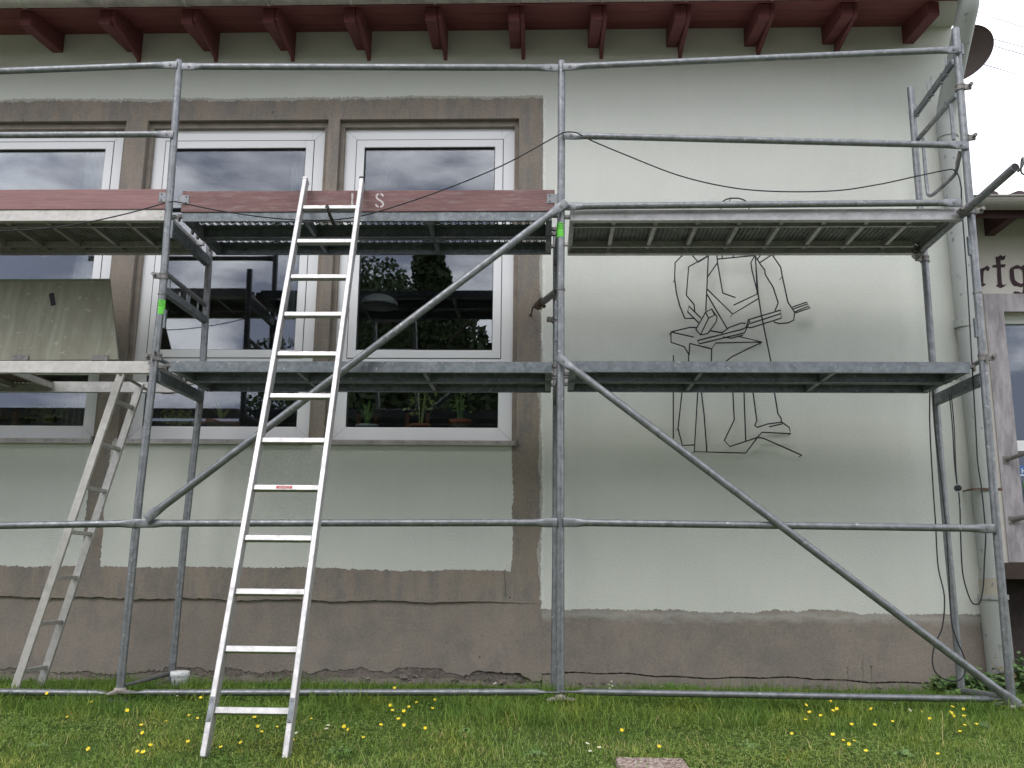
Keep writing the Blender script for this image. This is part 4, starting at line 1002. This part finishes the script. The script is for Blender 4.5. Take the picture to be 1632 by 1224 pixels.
t = thing('plug_connector', 'black round connector hanging on doubled cord below the lower right deck', 'connector', T(1526, 778, Y=.15))
m = MB()
for du in (0, 3): m.loft(smooth_path([T(1513+du, 628, Y=.15), T(1518+du*.9, 680, Y=.15), T(1521+du*.6, 735, Y=.15), T(1525+du*.2, 772, Y=.15)], 5), .0035, 6)
m.build('cord', M_black, t)
m = MB(); q = T(1526.5, 778, Y=.15); m.tube(q+Vector((0, -.012, 0)), q+Vector((0, .012, 0)), .019, 16); m.tube(q+Vector((0, -.02, 0)), q+Vector((0, -.012, 0)), .008, 10); m.build('plug', M_black, t)
m = MB(); m.loft([T(1528, 784, Y=.15), T(1530, 812, Y=.13)], .0035, 6); m.build('cord_tail', M_black, t)
m = MB(); q = T(1530.5, 806, Y=.12); m.beam(q+Vector((0, 0, -.012)), q+Vector((0, 0, .012)), .010, .008); m.build('white_tape', M_pvc, t)
# overhead lines
for i, (u0, v0, u1, v1, l) in enumerate(((1556, 16, 1700, 66, 'uppermost overhead wire at the top right, thin against the white sky'), (1575, 61, 1700, 93, 'second overhead wire from the top, leaving the satellite dish edge'), (1582, 72, 1700, 107, 'third overhead wire from the top, close under the second one'), (1565, 101, 1700, 142, 'lowest overhead wire at the top right, below the satellite dish'))):
    a, b_ = T(u0-60, v0-17, Y=9), T(u1, v1, Y=8); m = MB(); m.loft([a, b_], .0065, 6); tag(m.build('overhead_wire', plain('grey_wire', (.28, .28, .30), .6) if i == 0 else bpy.data.materials['grey_wire'], None), l, 'wire')

# ------------------------------------------------------------------ satellite dish
def dish():
    c = T(1524, 85, Y=2.6); t = thing('satellite_dish', 'dark brown satellite dish behind the building corner at the top right', 'satellite dish', c)
    b = MB(); R = .295; V = []; Fc = []; n = 48
    ax = (Vector((-.22, -.55, -.42))).normalized(); e1 = Vector((.31, -.10, .13)); e2 = Vector((.13, .17, -.175)); ax = e2.cross(e1).normalized(); ax = ax if ax.y < 0 else -ax
    for j in range(9):
        r = R*j/8
        for k in range(n):
            a = 2*math.pi*k/n; V.append(c+e1*(j/8)*.93*math.cos(a)+e2*(j/8)*.90*math.sin(a)+ax*(.055*(j/8)**2))
    for j in range(8):
        for k in range(n): Fc.append((j*n+k, j*n+(k+1) % n, (j+1)*n+(k+1) % n, (j+1)*n+k))
    b.add(V, Fc, True); b.build('reflector', plain('brown_dish_paint', (.10, .075, .07), .6), t, fix=False)
    b = MB(); rim = [V[8*n+k] for k in range(n)]+[V[8*n]]; b.loft(rim, .006, 6, cap=False); b.build('rim', bpy.data.materials['brown_dish_paint'], t, fix=False)
    b = MB(); b.tube(c-ax*.01, Vector((3.05, 2.7, c.z-.15)), .02, 10); b.build('mount_arm', M_dark, t)
dish()

# ------------------------------------------------------------------ wall sculpture of a smith
def sculpture():
    lines = {'smith_outline': [
        [(303, 85), (304, 70), (310, 60), (325, 50), (348, 44), (380, 44), (405, 52), (420, 64), (428, 85), (424, 140), (408, 185), (370, 205), (330, 190), (308, 140), (303, 85)],
        [(335, 192), (320, 225), (215, 240), (145, 285), (100, 330), (98, 400), (105, 460), (120, 520), (143, 577), (182, 577)],
        [(400, 190), (410, 225), (500, 245), (522, 282), (568, 350), (575, 390), (600, 505), (630, 550), (626, 585), (600, 597), (560, 600), (537, 592)],
        [(150, 270), (165, 285), (203, 328), (246, 302), (210, 285)], [(246, 300), (160, 348), (150, 475), (184, 515), (187, 548)],
        [(248, 250), (248, 285), (243, 395), (238, 500), (236, 545)],
        [(470, 283), (455, 300), (480, 340), (497, 362), (500, 383), (535, 440), (557, 508), (543, 543)], [(488, 283), (462, 318)], [(532, 293), (475, 330)],
        [(92, 740), (92, 1110)], [(328, 766), (310, 830), (356, 905), (362, 1028), (318, 1118), (343, 1145), (465, 1105)],
        [(445, 860), (446, 908), (462, 1030), (453, 1052), (465, 1060), (510, 1045), (575, 1037)],
        [(455, 300), (468, 470), (482, 560), (524, 765), (541, 908), (556, 1000), (570, 1020), (571, 1035), (605, 1060), (612, 1088), (485, 1082), (465, 1105)],
        [(517, 1058), (576, 1044)], [(465, 1105), (490, 1108), (570, 1143), (662, 1184)], [(405, 860), (407, 960), (413, 1120)]],
      'apron_outline': [
        [(282, 255), (288, 330), (300, 400), (311, 464), (368, 485)], [(288, 330), (243, 395)], [(287, 314), (455, 298)], [(305, 270), (309, 311)], [(367, 270), (356, 307)], [(414, 270), (420, 300)], [(444, 270), (450, 298)],
        [(452, 300), (436, 330), (441, 365), (466, 468), (360, 518)], [(458, 330), (464, 468)], [(240, 445), (355, 558), (468, 490)], [(241, 470), (330, 622)],
        [(160, 765), (130, 908), (113, 1065), (132, 1140), (184, 1138)], [(202, 860), (200, 908), (185, 1168), (413, 1174), (465, 1105)], [(215, 860), (217, 908), (228, 1000), (241, 1170)]],
      'anvil_outline': [
        [(82, 637), (165, 617), (198, 618)], [(82, 637), (182, 660), (165, 688), (262, 712), (280, 686), (485, 682), (375, 655)], [(82, 637), (82, 683), (140, 702), (160, 735), (160, 766)], [(165, 688), (162, 740)], [(262, 712), (260, 800)],
        [(485, 682), (350, 748), (328, 766)], [(258, 632), (312, 641)]],
      'hammer_outline': [
        [(205, 597), (156, 548), (160, 522), (215, 576)], [(192, 626), (235, 550), (262, 535), (286, 570), (282, 592), (246, 644), (213, 650), (192, 626)], [(235, 550), (248, 576), (213, 650)], [(248, 576), (276, 562), (262, 535)]],
      'tongs_outline': [
        [(200, 675), (207, 690), (408, 641), (432, 590), (425, 583), (415, 616), (400, 625), (200, 675)], [(425, 583), (568, 540), (570, 576), (437, 618), (414, 616)], [(432, 600), (568, 556)],
        [(308, 641), (340, 617), (395, 597), (412, 600)], [(312, 660), (350, 665), (402, 650)], [(620, 527), (683, 505), (688, 513), (625, 535)], [(630, 548), (692, 522), (698, 530), (634, 553)]]}
    SY = WY-.075
    base = T(1170, 722, Y=SY); t = thing('wall_sculpture', 'black iron wire figure of a smith with anvil and tongs on the green wall', 'sculpture', base)
    for nm, pl in lines.items():
        m = MB()
        for p in pl:
            P = [T(1040+a/2.7815, 300+c/2.7815, Y=SY) for a, c in p]; m.loft(P, .0052, 6)
        m.build(nm, M_wire, t, fix=False)
    for a, c in ((100, 400), (575, 390), (82, 637), (612, 1088), (185, 1168), (355, 558), (485, 682), (113, 1065), (662, 1184), (348, 44)):
        q = T(1040+a/2.7815, 300+c/2.7815, Y=SY); m = MB(); m.tube(q, (q.x, WY, q.z), .003, 6); m.build('stand_off_pin', M_wire, t)
sculpture()

# ------------------------------------------------------------------ bucket, stones, slab
def bucket():
    p = T(285, 1098, Y=.52); p.z = ground_z(p.x, p.y)+.016; t = thing('paint_bucket', 'small white plastic paint bucket with purple print on the grass by the left rear post', 'bucket', p)
    h = .098; m = MB(); m.lathe([(0, 0), (.046, 0), (.0565, h*.70), (.0565, h*.72), (0, h*.72)], p, 28); bd = m.build('bucket_body', plain('white_bucket_plastic', (.74, .75, .74), .45, 0, .05), t, fix=False)
    m = MB(); m.lathe([(.0585, h*.70), (.060, h*.72), (.060, h*.97), (.056, h), (.052, h*.975), (0, h*.97)], p, 28); m.build('lid', plain('bucket_lid', (.78, .79, .78), .5, 0, .04), t, fix=False)
    mp_ = plain('purple_print', (.10, .03, .20), .5)
    m = MB()
    def arc(a0, a1, z0, z1):
        V = []; n = 6
        for i in range(n+1):
            a = math.radians(a0+(a1-a0)*i/n)
            for z in (z0, z1): r = .046+.0105*(z/(h*.7))+.0008; V.append((p.x+r*math.cos(a), p.y+r*math.sin(a), p.z+z))
        m.add(V, [(2*i, 2*i+2, 2*i+3, 2*i+1) for i in range(n)])
    arc(205, 330, h*.635, h*.655); arc(206, 222, h*.40, h*.62); arc(218, 226, h*.22, h*.44)
    arc(255, 262, h*.30, h*.55); arc(275, 300, h*.35, h*.38); arc(275, 305, h*.25, h*.28)
    m.build('bucket_print', mp_, bd, fix=False)
bucket()
def stone(p, s, label, seed, mat):
    import bmesh
    bm = bmesh.new(); bmesh.ops.create_icosphere(bm, subdivisions=3, radius=1); r = random.Random(seed)
    from mathutils import noise as nz
    for v in bm.verts: v.co = Vector((v.co.x*s[0], v.co.y*s[1], v.co.z*s[2]))*(1+.35*nz.noise(v.co*1.7+Vector((seed, 0, 0))))
    me = bpy.data.meshes.new('stone'); bm.to_mesh(me); bm.free(); me.materials.append(mat); o = bpy.data.objects.new('stone', me); COL.objects.link(o); o.location = p; o.rotation_euler = (0, 0, seed); tag(o, label, 'stone')
ms = plain('rough_stone', (.20, .17, .14), .9, 0, .35, 25)
p = T(262, 1093, Y=.60); p.z = .01; stone(p, (.07, .05, .028), 'flat grey-brown stone beside the white bucket', 2.1, ms)
p = T(800, 1090, Y=1.0); p.z = .01; stone(p, (.04, .03, .02), 'small broken stone at the wall foot left of the middle post', 4.3, ms)
def slab():
    a = Tg(981, 1206, .03); b_ = Tg(1085, 1206, .03); z = ground_z(a.x, a.y)+.032
    p0 = T(981, 1206, Z=z); p1 = T(1086, 1205, Z=z); w = p1.x-p0.x; y1 = p0.y; y0 = y1-w*1.0
    m = MB(); m.prism([(p0.x, y0), (p1.x+.0, y0), (p1.x, y1), (p0.x, y1)], 'Z', z-.045, z); 
    t = NT('exposed_aggregate'); v = t.voro(95, out='Color'); vb = t.n.new('ShaderNodeRGBToBW'); t.l.new(v, vb.inputs[0])
    col = t.ramp(vb.outputs[0], [(.2, (.15, .09, .075)), (.45, (.27, .18, .15)), (.62, (.36, .28, .24)), (.8, (.52, .45, .38))]); t.bump(t.voro(95), .8, .006)
    tag(m.build('paving_slab', t.done(col, .85), None, .008), 'reddish pebbled concrete slab lying in the lawn at the bottom edge', 'paving slab')
    return p0.x, p1.x, y0, y1
SL = slab()

# ------------------------------------------------------------------ grass, clover, flowers, weeds
def grass():
    M_g = NT('grass_blades'); t = M_g
    att = t.n.new('ShaderNodeAttribute'); att.attribute_name = 'tint'
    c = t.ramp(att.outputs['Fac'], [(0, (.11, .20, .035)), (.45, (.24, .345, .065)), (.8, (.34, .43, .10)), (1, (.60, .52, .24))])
    pt = t.ramp(t.noise(2.2, 4), [(.36, (.62, .80, .75)), (.52, (1, 1, 1)), (.66, (1.35, 1.1, .95))])
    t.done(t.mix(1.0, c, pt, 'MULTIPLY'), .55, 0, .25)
    tr = t.n.new('ShaderNodeBsdfTranslucent'); t.l.new(c, tr.inputs[0]); mx = t.n.new('ShaderNodeMixShader'); mx.inputs[0].default_value = .4
    t.l.new(t.b.outputs[0], mx.inputs[1]); t.l.new(tr.outputs[0], mx.inputs[2]); t.l.new(mx.outputs[0], t.out.inputs[0])
    r = nrs
    def field(n, x0, x1, y0, y1, hmin, hmax, w, keep=None):
        x = r.uniform(x0, x1, n); y = r.uniform(y0, y1, n)
        if keep is not None: k = keep(x, y); x, y = x[k], y[k]
        return x, y, r.uniform(hmin, hmax, len(x)), np.full(len(x), w)
    def clump(x, y): return (np.sin(x*7.1+np.cos(y*5))*np.cos(y*8.3+x*2)+r.uniform(-1.2, 1.2, len(x))) > -.55
    notslab = lambda x, y: ~((x > SL[0]-.01) & (x < SL[1]+.01) & (y > SL[2]) & (y < SL[3]+.008))
    parts = [field(150000, -4.6, 4.6, -1.95, 1.06, .012, .038, .0036, lambda x, y: notslab(x, y)),
             field(26000, -4.6, 4.6, -.55, .55, .05, .11, .0036, lambda x, y: clump(x, y)),            # longer, unmown under the scaffold
             field(9000, -4.6, 3.3, .45, .85, .03, .08, .0036, lambda x, y: clump(x, y)), field(2500, -4.6, 3.3, .8, 1.06, .03, .09, .0036, lambda x, y: clump(x*2.3, y)),
             field(5000, -4.6, 4.6, -1.9, .9, .07, .14, .003, lambda x, y: clump(x*1.7, y*1.9) & notslab(x, y)),
             field(50000, -12, 12, -9, -1.9, .03, .07, .009, lambda x, y: notslab(x, y)), field(14000, 4.6, 12, -1.95, 1.9, .03, .08, .009), field(9000, -12, -4.6, -1.95, 1.06, .03, .08, .009)]
    x = np.concatenate([p[0] for p in parts]); y = np.concatenate([p[1] for p in parts]); h = np.concatenate([p[2] for p in parts]); w = np.concatenate([p[3] for p in parts])
    n = len(x); z = -.05*np.maximum(0, .2-y)-.03*np.clip((y-.35)/.6, 0, 1)+.006*np.sin(3.1*x+1)*np.cos(2.3*y)-.003
    a = r.uniform(0, 2*np.pi, n); lean = r.uniform(.2, 1.5, n); b = a+r.uniform(-.4, .4, n)
    h = h*(.55+.45*(np.sin(x*5.3+2*np.cos(y*4.1))*np.cos(y*6.7+1.5*np.sin(x*3.3))+1)*r.uniform(.6, 1.3, n))
    ca, sa = np.cos(a), np.sin(a); cb, sb = np.cos(b+np.pi/2), np.sin(b+np.pi/2)
    V = np.zeros((n, 5, 3))
    for i, (s, ww) in enumerate(((0, 1), (.55, .85))):
        cx = x+ca*lean*h*s**1.6; cy = y+sa*lean*h*s**1.6; cz = z+h*s
        V[:, 2*i] = np.stack([cx-cb*w*ww/2, cy-sb*w*ww/2, cz], 1); V[:, 2*i+1] = np.stack([cx+cb*w*ww/2, cy+sb*w*ww/2, cz], 1)
    V[:, 4] = np.stack([x+ca*lean*h, y+sa*lean*h, z+h*(1-.25*lean)], 1)
    me = bpy.data.meshes.new('grass'); me.vertices.add(n*5); me.vertices.foreach_set('co', V.reshape(-1))
    base = (np.arange(n)*5)[:, None]; q = base+np.array([0, 1, 3, 2]); tri = base+np.array([2, 3, 4])
    loops = np.concatenate([q, tri], 1).reshape(-1); me.loops.add(len(loops)); me.loops.foreach_set('vertex_index', loops.astype(np.int32))
    me.polygons.add(2*n); st = np.stack([np.arange(n)*7, np.arange(n)*7+4], 1).reshape(-1); me.polygons.foreach_set('loop_start', st.astype(np.int32))
    me.polygons.foreach_set('loop_total', np.tile([4, 3], n).astype(np.int32))
    pat = np.sin(x*2.1+1.7*np.cos(y*2.9))*np.cos(y*3.3-x*1.2)+.6*np.sin(x*7.7+y*5)*np.cos(y*9-x*4); tint = np.clip(r.normal(.40, .2, n)+.16*pat+np.where(y < -.9, .10, 0), 0, .9); tint[r.random(n) < .045+.05*(pat > .6)] = 1; tint = np.where(y > -.45, tint*.62, tint); tint = np.where(y > .2, tint*.5, tint)  # shade under the scaffold and along the wall is painted into the tint
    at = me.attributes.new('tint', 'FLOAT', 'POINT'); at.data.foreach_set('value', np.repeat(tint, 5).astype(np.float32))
    me.update(); me.validate(); me.materials.append(t.m)
    o = bpy.data.objects.new('grass', me); COL.objects.link(o); tag(o, 'short green lawn grass, longer under the scaffold and along the wall', 'grass'); o['kind'] = 'stuff'
    # clover and moss leaves between the blades
    n = 75000; x = r.uniform(-4.5, 4.5, n); y = r.uniform(-1.95, 1.0, n); f = (np.sin(x*3.1+1.3*np.cos(y*3.7))+np.cos(x*1.3-y*4.1)+r.uniform(-1.3, 1.3, n)) > .1
    f &= notslab(x, y); x, y = x[f], y[f]; n = len(x); z = -.05*np.maximum(0, .2-y)-.03*np.clip((y-.35)/.6, 0, 1)+.006*np.sin(3.1*x+1)*np.cos(2.3*y)+r.uniform(.006, .030, n)
    V = np.zeros((n, 3, 4, 3)); s = r.uniform(.0035, .0075, n); a0 = r.uniform(0, 6.28, n)
    for k in range(3):
        a = a0+k*2.094
        d = np.stack([np.cos(a), np.sin(a), r.uniform(-.1, .5, n)], 1)*s[:, None]; e = np.stack([-np.sin(a), np.cos(a), 0*a], 1)*s[:, None]*.55
        c = np.stack([x, y, z], 1); V[:, k, 0] = c; V[:, k, 1] = c+d+e; V[:, k, 2] = c+d*1.7; V[:, k, 3] = c+d-e
    me = bpy.data.meshes.new('clover'); me.vertices.add(n*12); me.vertices.foreach_set('co', V.reshape(-1)); me.loops.add(n*12); me.loops.foreach_set('vertex_index', np.arange(n*12, dtype=np.int32))
    me.polygons.add(n*3); me.polygons.foreach_set('loop_start', np.arange(0, n*12, 4, dtype=np.int32)); me.polygons.foreach_set('loop_total', np.full(n*3, 4, dtype=np.int32)); me.update(); me.validate()
    me.materials.append(plain('clover_leaf', (.20, .30, .07), .5, 0, .4, 60, .25)); o = bpy.data.objects.new('clover', me); COL.objects.link(o); tag(o, 'patches of small clover leaves mixed into the lawn', 'clover'); o['kind'] = 'stuff'
grass()
def flowers():
    butter = [(87,1096),(152,1117),(119,1139),(203,1124),(157,1182),(228,1154),(238,1158),(242,1183),(227,1191),(238,1193),(272,1149),(308,1138),(314,1141),(324,1107),(303,1177),(357,1189),(394,1178),(407,1142),(412,1148),(439,1158),(418,1164),(491,1144),(469,1177),
      (587,1103),(629,1091),(610,1096),(656,1105),(696,1107),(626,1116),(627,1129),(656,1123),(647,1125),(667,1118),(686,1128),(554,1148),(568,1154),(601,1151),(646,1145),(637,1143),(678,1151),(581,1173),(986,1154),(1046,1183),
      (1325,1111),(1336,1122),(1272,1118),(1294,1132),(1312,1137),(1319,1128),(1283,1147),(1266,1163),(1326,1165),(1354,1150),(1348,1174),(1342,1179),(1358,1180),(1395,1123),(1390,1153),(1421,1148),(1379,1194),(1459,1128),(1486,1141),(1503,1127),(1511,1125),(1517,1132),(1533,1140),(1537,1124),(1531,1154),(1555,1154),(1531,1165),(1498,1200)]
    daisy = [(282,1109),(481,1162),(523,1155),(522,1160),(788,1078),(790,1089),(930,1182),(941,1195),(954,1190),(965,1081),(977,1084),(974,1088),(972,1094),(1056,1094),(1425,1116),(1436,1124)]
    my = plain('buttercup_yellow', (.88, .68, .03), .4, 0, .05); mw = plain('daisy_white', (.80, .80, .78), .5, 0, .03); mst = plain('flower_stem', (.07, .12, .03), .6)
    def proto(kind):
        m = MB(); h = .06
        if kind == 'b':
            for k in range(5):
                a = k*1.2566; c, s = math.cos(a), math.sin(a); r = .0088
                m.add([(0, 0, h), (c*r*.7-s*r*.55, s*r*.7+c*r*.55, h+.003), (c*r*1.15, s*r*1.15, h+.006), (c*r*.7+s*r*.55, s*r*.7-c*r*.55, h+.003)], [(0, 1, 2, 3)])
            m.lathe([(0, .004), (.003, .003), (.003, 0)], (0, 0, h), 6)
            m.mi = 1; m.loft([(0, 0, -.0), (.002, .001, h*.5), (0, 0, h)], .0009, 4); return m, [my, mst]
        for k in range(10):
            a = k*.6283; c, s = math.cos(a), math.sin(a); r = .0075
            m.add([(0, 0, h), (c*r-s*.0016, s*r+c*.0016, h+.002), (c*r*1.25, s*r*1.25, h+.002), (c*r+s*.0016, s*r-c*.0016, h+.002)], [(0, 1, 2, 3)])
        m.mi = 1; m.lathe([(0, .0035), (.003, .002), (.003, 0)], (0, 0, h), 8); m.mi = 2; m.loft([(0, 0, 0), (0, 0, h)], .0009, 4); return m, [mw, my, mst]
    for kind, lst, nm, lb, gr in (('b', butter, 'buttercup', 'small yellow buttercup standing in the lawn', 'yellow buttercups in the lawn'), ('d', daisy, 'daisy', 'small white daisy standing in the lawn', 'white daisies in the lawn')):
        m, mats = proto(kind); o0 = None
        for u, v in lst:
            sc_ = rnd.uniform(.8, 1.2); p = Tg(u, v, .06*sc_)
            p.y = min(p.y, 1.05)
            if o0 is None: o = o0 = m.build(nm, mats, None, recenter=False, fix=False); tag(o, lb, 'flower', gr)
            else: o = o0.copy(); COL.objects.link(o)
            o.location = p; o.rotation_euler = (rnd.uniform(.1, .95), rnd.uniform(-.3, .3), rnd.uniform(-.6, .6)); o.scale = (sc_,)*3
flowers()
def weed(u, v, label, n, spread, h, leaf, col, Y=None, seed=0):
    p = T(u, v, Y=Y) if Y else Tg(u, v); p.z = ground_z(p.x, p.y); rr = random.Random(seed+5)
    t = thing('weed_plant', label, 'weed', p); b = MB(); s_ = MB()
    for k in range(n):
        a = rr.uniform(0, 6.28); q = rr.random()**.6*spread; c = p+Vector((math.cos(a)*q, math.sin(a)*q*.45, h*rr.uniform(.15, 1)*(1-.5*q/spread)))
        s = leaf*rr.uniform(.6, 1.2); d = Vector((math.cos(a), math.sin(a)*.6-.3, rr.uniform(-.5, .5))).normalized(); e = d.cross(Vector((rr.uniform(-.4, .4), -.6, .8))).normalized()
        nn = d.cross(e)*s*.15
        b.add([c-d*s, c-d*s*.3+e*s*.55+nn, c+d*s*.5+e*s*.4+nn, c+d*s, c+d*s*.5-e*s*.4+nn, c-d*s*.3-e*s*.55+nn], [(0, 1, 2, 3), (0, 3, 4, 5)])
        if k % 4 == 0: s_.loft([p+Vector((rr.uniform(-.02, .02), 0, 0)), c], .0015, 4)
    b.build('foliage', plain('weed_leaf', col, .55, 0, .35, 50), t, fix=False); s_.build('stem', bpy.data.materials['flower_stem'], t, fix=False)
weed(1500, 1090, 'low leafy weed at the foot of the wall left of the rear right post', 150, .12, .15, .024, (.10, .16, .045), .95, 1)
weed(1560, 1100, 'dark green bramble growing round the rear right post and standpipe', 420, .25, .20, .026, (.08, .15, .04), .82, 2)
weed(1590, 1085, 'brown-tinged weed against the standpipe', 120, .12, .26, .022, (.15, .12, .05), .86, 3)
weed(1632, 1110, 'weed with green leaves right of the right front post', 220, .16, .30, .026, (.09, .16, .045), .9, 4)
weed(1085, 1098, 'broad-leaved weed at the wall between the middle post and the sculpture', 26, .10, .08, .034, (.10, .18, .05), 1.0, 5)
weed(1575, 1165, 'single upright dock leaf in the lawn near the right front post', 6, .03, .06, .030, (.09, .15, .045), None, 6)
weed(1545, 1105, 'low bright weed between bottom rail and wall near the right post', 110, .14, .09, .024, (.12, .20, .05), .6, 8)
for k, (u, v, l) in enumerate(((60, 1190, 'broad-leaved plantain rosette in the lawn at the lower left corner'), (540, 1200, 'broad-leaved plantain rosette in the lawn right of the ladder foot'), (745, 1168, 'broad-leaved plantain rosette in the lawn below the middle of the bottom rail'), (1190, 1190, 'broad-leaved plantain rosette in the lawn right of the paving slab'), (1440, 1205, 'broad-leaved plantain rosette in the lawn near the lower right corner'), (850, 1205, 'broad-leaved plantain rosette in the lawn left of the paving slab'))):
    weed(u, v, l, 14, .055, .022, .022, (.11, .19, .05), None, 20+k)
def stalk(u, v0, v1, label):
    a = T(u, v0, Y=1.03); a.z = 0; b_ = T(u+1, v1, Y=1.03); m = MB(); m.loft([a, a.lerp(b_, .5)+Vector((.004, 0, 0)), b_], .0013, 5); 
    for k in range(5): q = a.lerp(b_, .6+k*.09); m.loft([q, q+Vector((.006*(-1)**k, 0, .012))], .0018, 4)
    tag(m.build('plantain_stalk', plain('dry_stalk', (.08, .075, .045), .8), None, fix=False), label, 'weed')
stalk(1374, 1096, 1052, 'tallest thin dry stalk at the wall foot under the right brace'); stalk(1388, 1098, 1062, 'thin dry stalk just right of the tallest one under the right brace'); stalk(1350, 1096, 1062, 'leaning dry stalk left of the tallest one under the right brace')

# ------------------------------------------------------------------ trees and hedge across the lawn, seen mirrored in the glass
def leaf_cloud(name, blobs, n, s, mat, parent=None):
    r = np.random.RandomState(len(name)+n); pts = []
    per = n//len(blobs)
    for (c, rad) in blobs:
        d = r.normal(size=(per, 3)); d /= np.linalg.norm(d, axis=1)[:, None]; q = r.random(per)**.35
        pts.append(np.array(c)+d*q[:, None]*np.array(rad))
    P = np.concatenate(pts); n = len(P); d = r.normal(size=(n, 3)); d /= np.linalg.norm(d, axis=1)[:, None]; e = np.cross(d, r.normal(size=(n, 3))); e /= np.linalg.norm(e, axis=1)[:, None]
    ss = (s*r.uniform(.6, 1.3, n))[:, None]; V = np.stack([P-d*ss, P+e*ss*.6, P+d*ss, P-e*ss*.6], 1)
    me = bpy.data.meshes.new(name); me.vertices.add(n*4); me.vertices.foreach_set('co', V.reshape(-1)); me.loops.add(n*4); me.loops.foreach_set('vertex_index', np.arange(n*4, dtype=np.int32))
    me.polygons.add(n); me.polygons.foreach_set('loop_start', np.arange(0, n*4, 4, dtype=np.int32)); me.polygons.foreach_set('loop_total', np.full(n, 4, dtype=np.int32)); me.update(); me.validate()
    me.materials.append(mat); o = bpy.data.objects.new(name, me); COL.objects.link(o)
    if parent: o.parent = parent; o.location = -wloc(parent)
    return o
M_tleaf = plain('tree_leaf', (.05, .085, .025), .6, 0, .4, 3); M_bark = plain('bark', (.09, .07, .055), .9)
def tree(x, y, H, kind, label, seed):
    r = random.Random(seed); z0 = ground_z(x, -12); t = thing('tree', label, 'tree', (x, y, z0))
    m = MB(); m.loft([(x, y, z0), (x+.1, y, z0+H*.4), (x, y+.1, z0+H*.85)], [H*.025, H*.018, H*.006], 9)
    for k in range(7):
        a = r.uniform(0, 6.28); zb = z0+H*r.uniform(.25, .7); L = H*.16; m.loft([(x, y, zb), (x+math.cos(a)*L, y+math.sin(a)*L, zb+L*.5)], [H*.009, H*.003], 6)
    m.build('trunk', M_bark, t)
    bl = []
    if kind == 'cone':
        for k in range(26):
            s = k/25; a = k*2.4; R = H*.15*(1-s)*(1+.35*math.sin(k*2.9))+.22; bl.append(((x+math.cos(a)*R*.55, y+math.sin(a)*R*.55, z0+H*(.12+.86*s)), (R*.75, R*.75, H*.055)))
    else:
        for k in range(24):
            a = r.uniform(0, 6.28); q = r.uniform(.2, 1)*H*.26; bl.append(((x+math.cos(a)*q, y+math.sin(a)*q, z0+H*r.uniform(.25, .93)), (H*.10, H*.10, H*.085)))
    leaf_cloud('crown', bl, 26000, H*.0075, M_tleaf, t)
tree(-3.0, -15.0, 10.4, 'cone', 'tall narrow evergreen across the lawn, mirrored in the right-hand window', 1)
tree(-4.7, -15.5, 9.4, 'round', 'leafy tree left of the tall evergreen, mirrored in the window', 2)
tree(-1.1, -15.0, 8.4, 'round', 'broad leafy tree right of the evergreen across the lawn', 3)
tree(2.2, -16, 8.8, 'round', 'broad leafy tree second from the right end of the row across the lawn', 6)
tree(5.6, -17, 9.0, 'round', 'broad leafy tree at the right end of the row across the lawn', 4)
hd = leaf_cloud('hedge', [((-16+k*1.35, -16.5, .9), (1.1, .8, 1.9)) for k in range(26)], 26000, .12, M_tleaf); tag(hd, 'long low clipped hedge across the lawn behind the viewer', 'hedge')
hd2 = leaf_cloud('hedge', [((-5.4+k*1.15, -14.8, 3.2), (1.0, .8, 3.9)) for k in range(9)], 36000, .13, M_tleaf); tag(hd2, 'tall dense hedge under the trees across the lawn', 'hedge')

TINY = {'mitre_joint', 'sill_screw', 'rivet', 'bolt', 'sticker_print', 'notice_lettering', 'gutter_bracket', 'bucket_print', 'cord', 'locking_pin', 'gasket', 'stencil_letter'}
for o in bpy.data.objects:
    if o.parent is not None and o.name.split('.')[0] in TINY: o['kind'] = 'stuff'
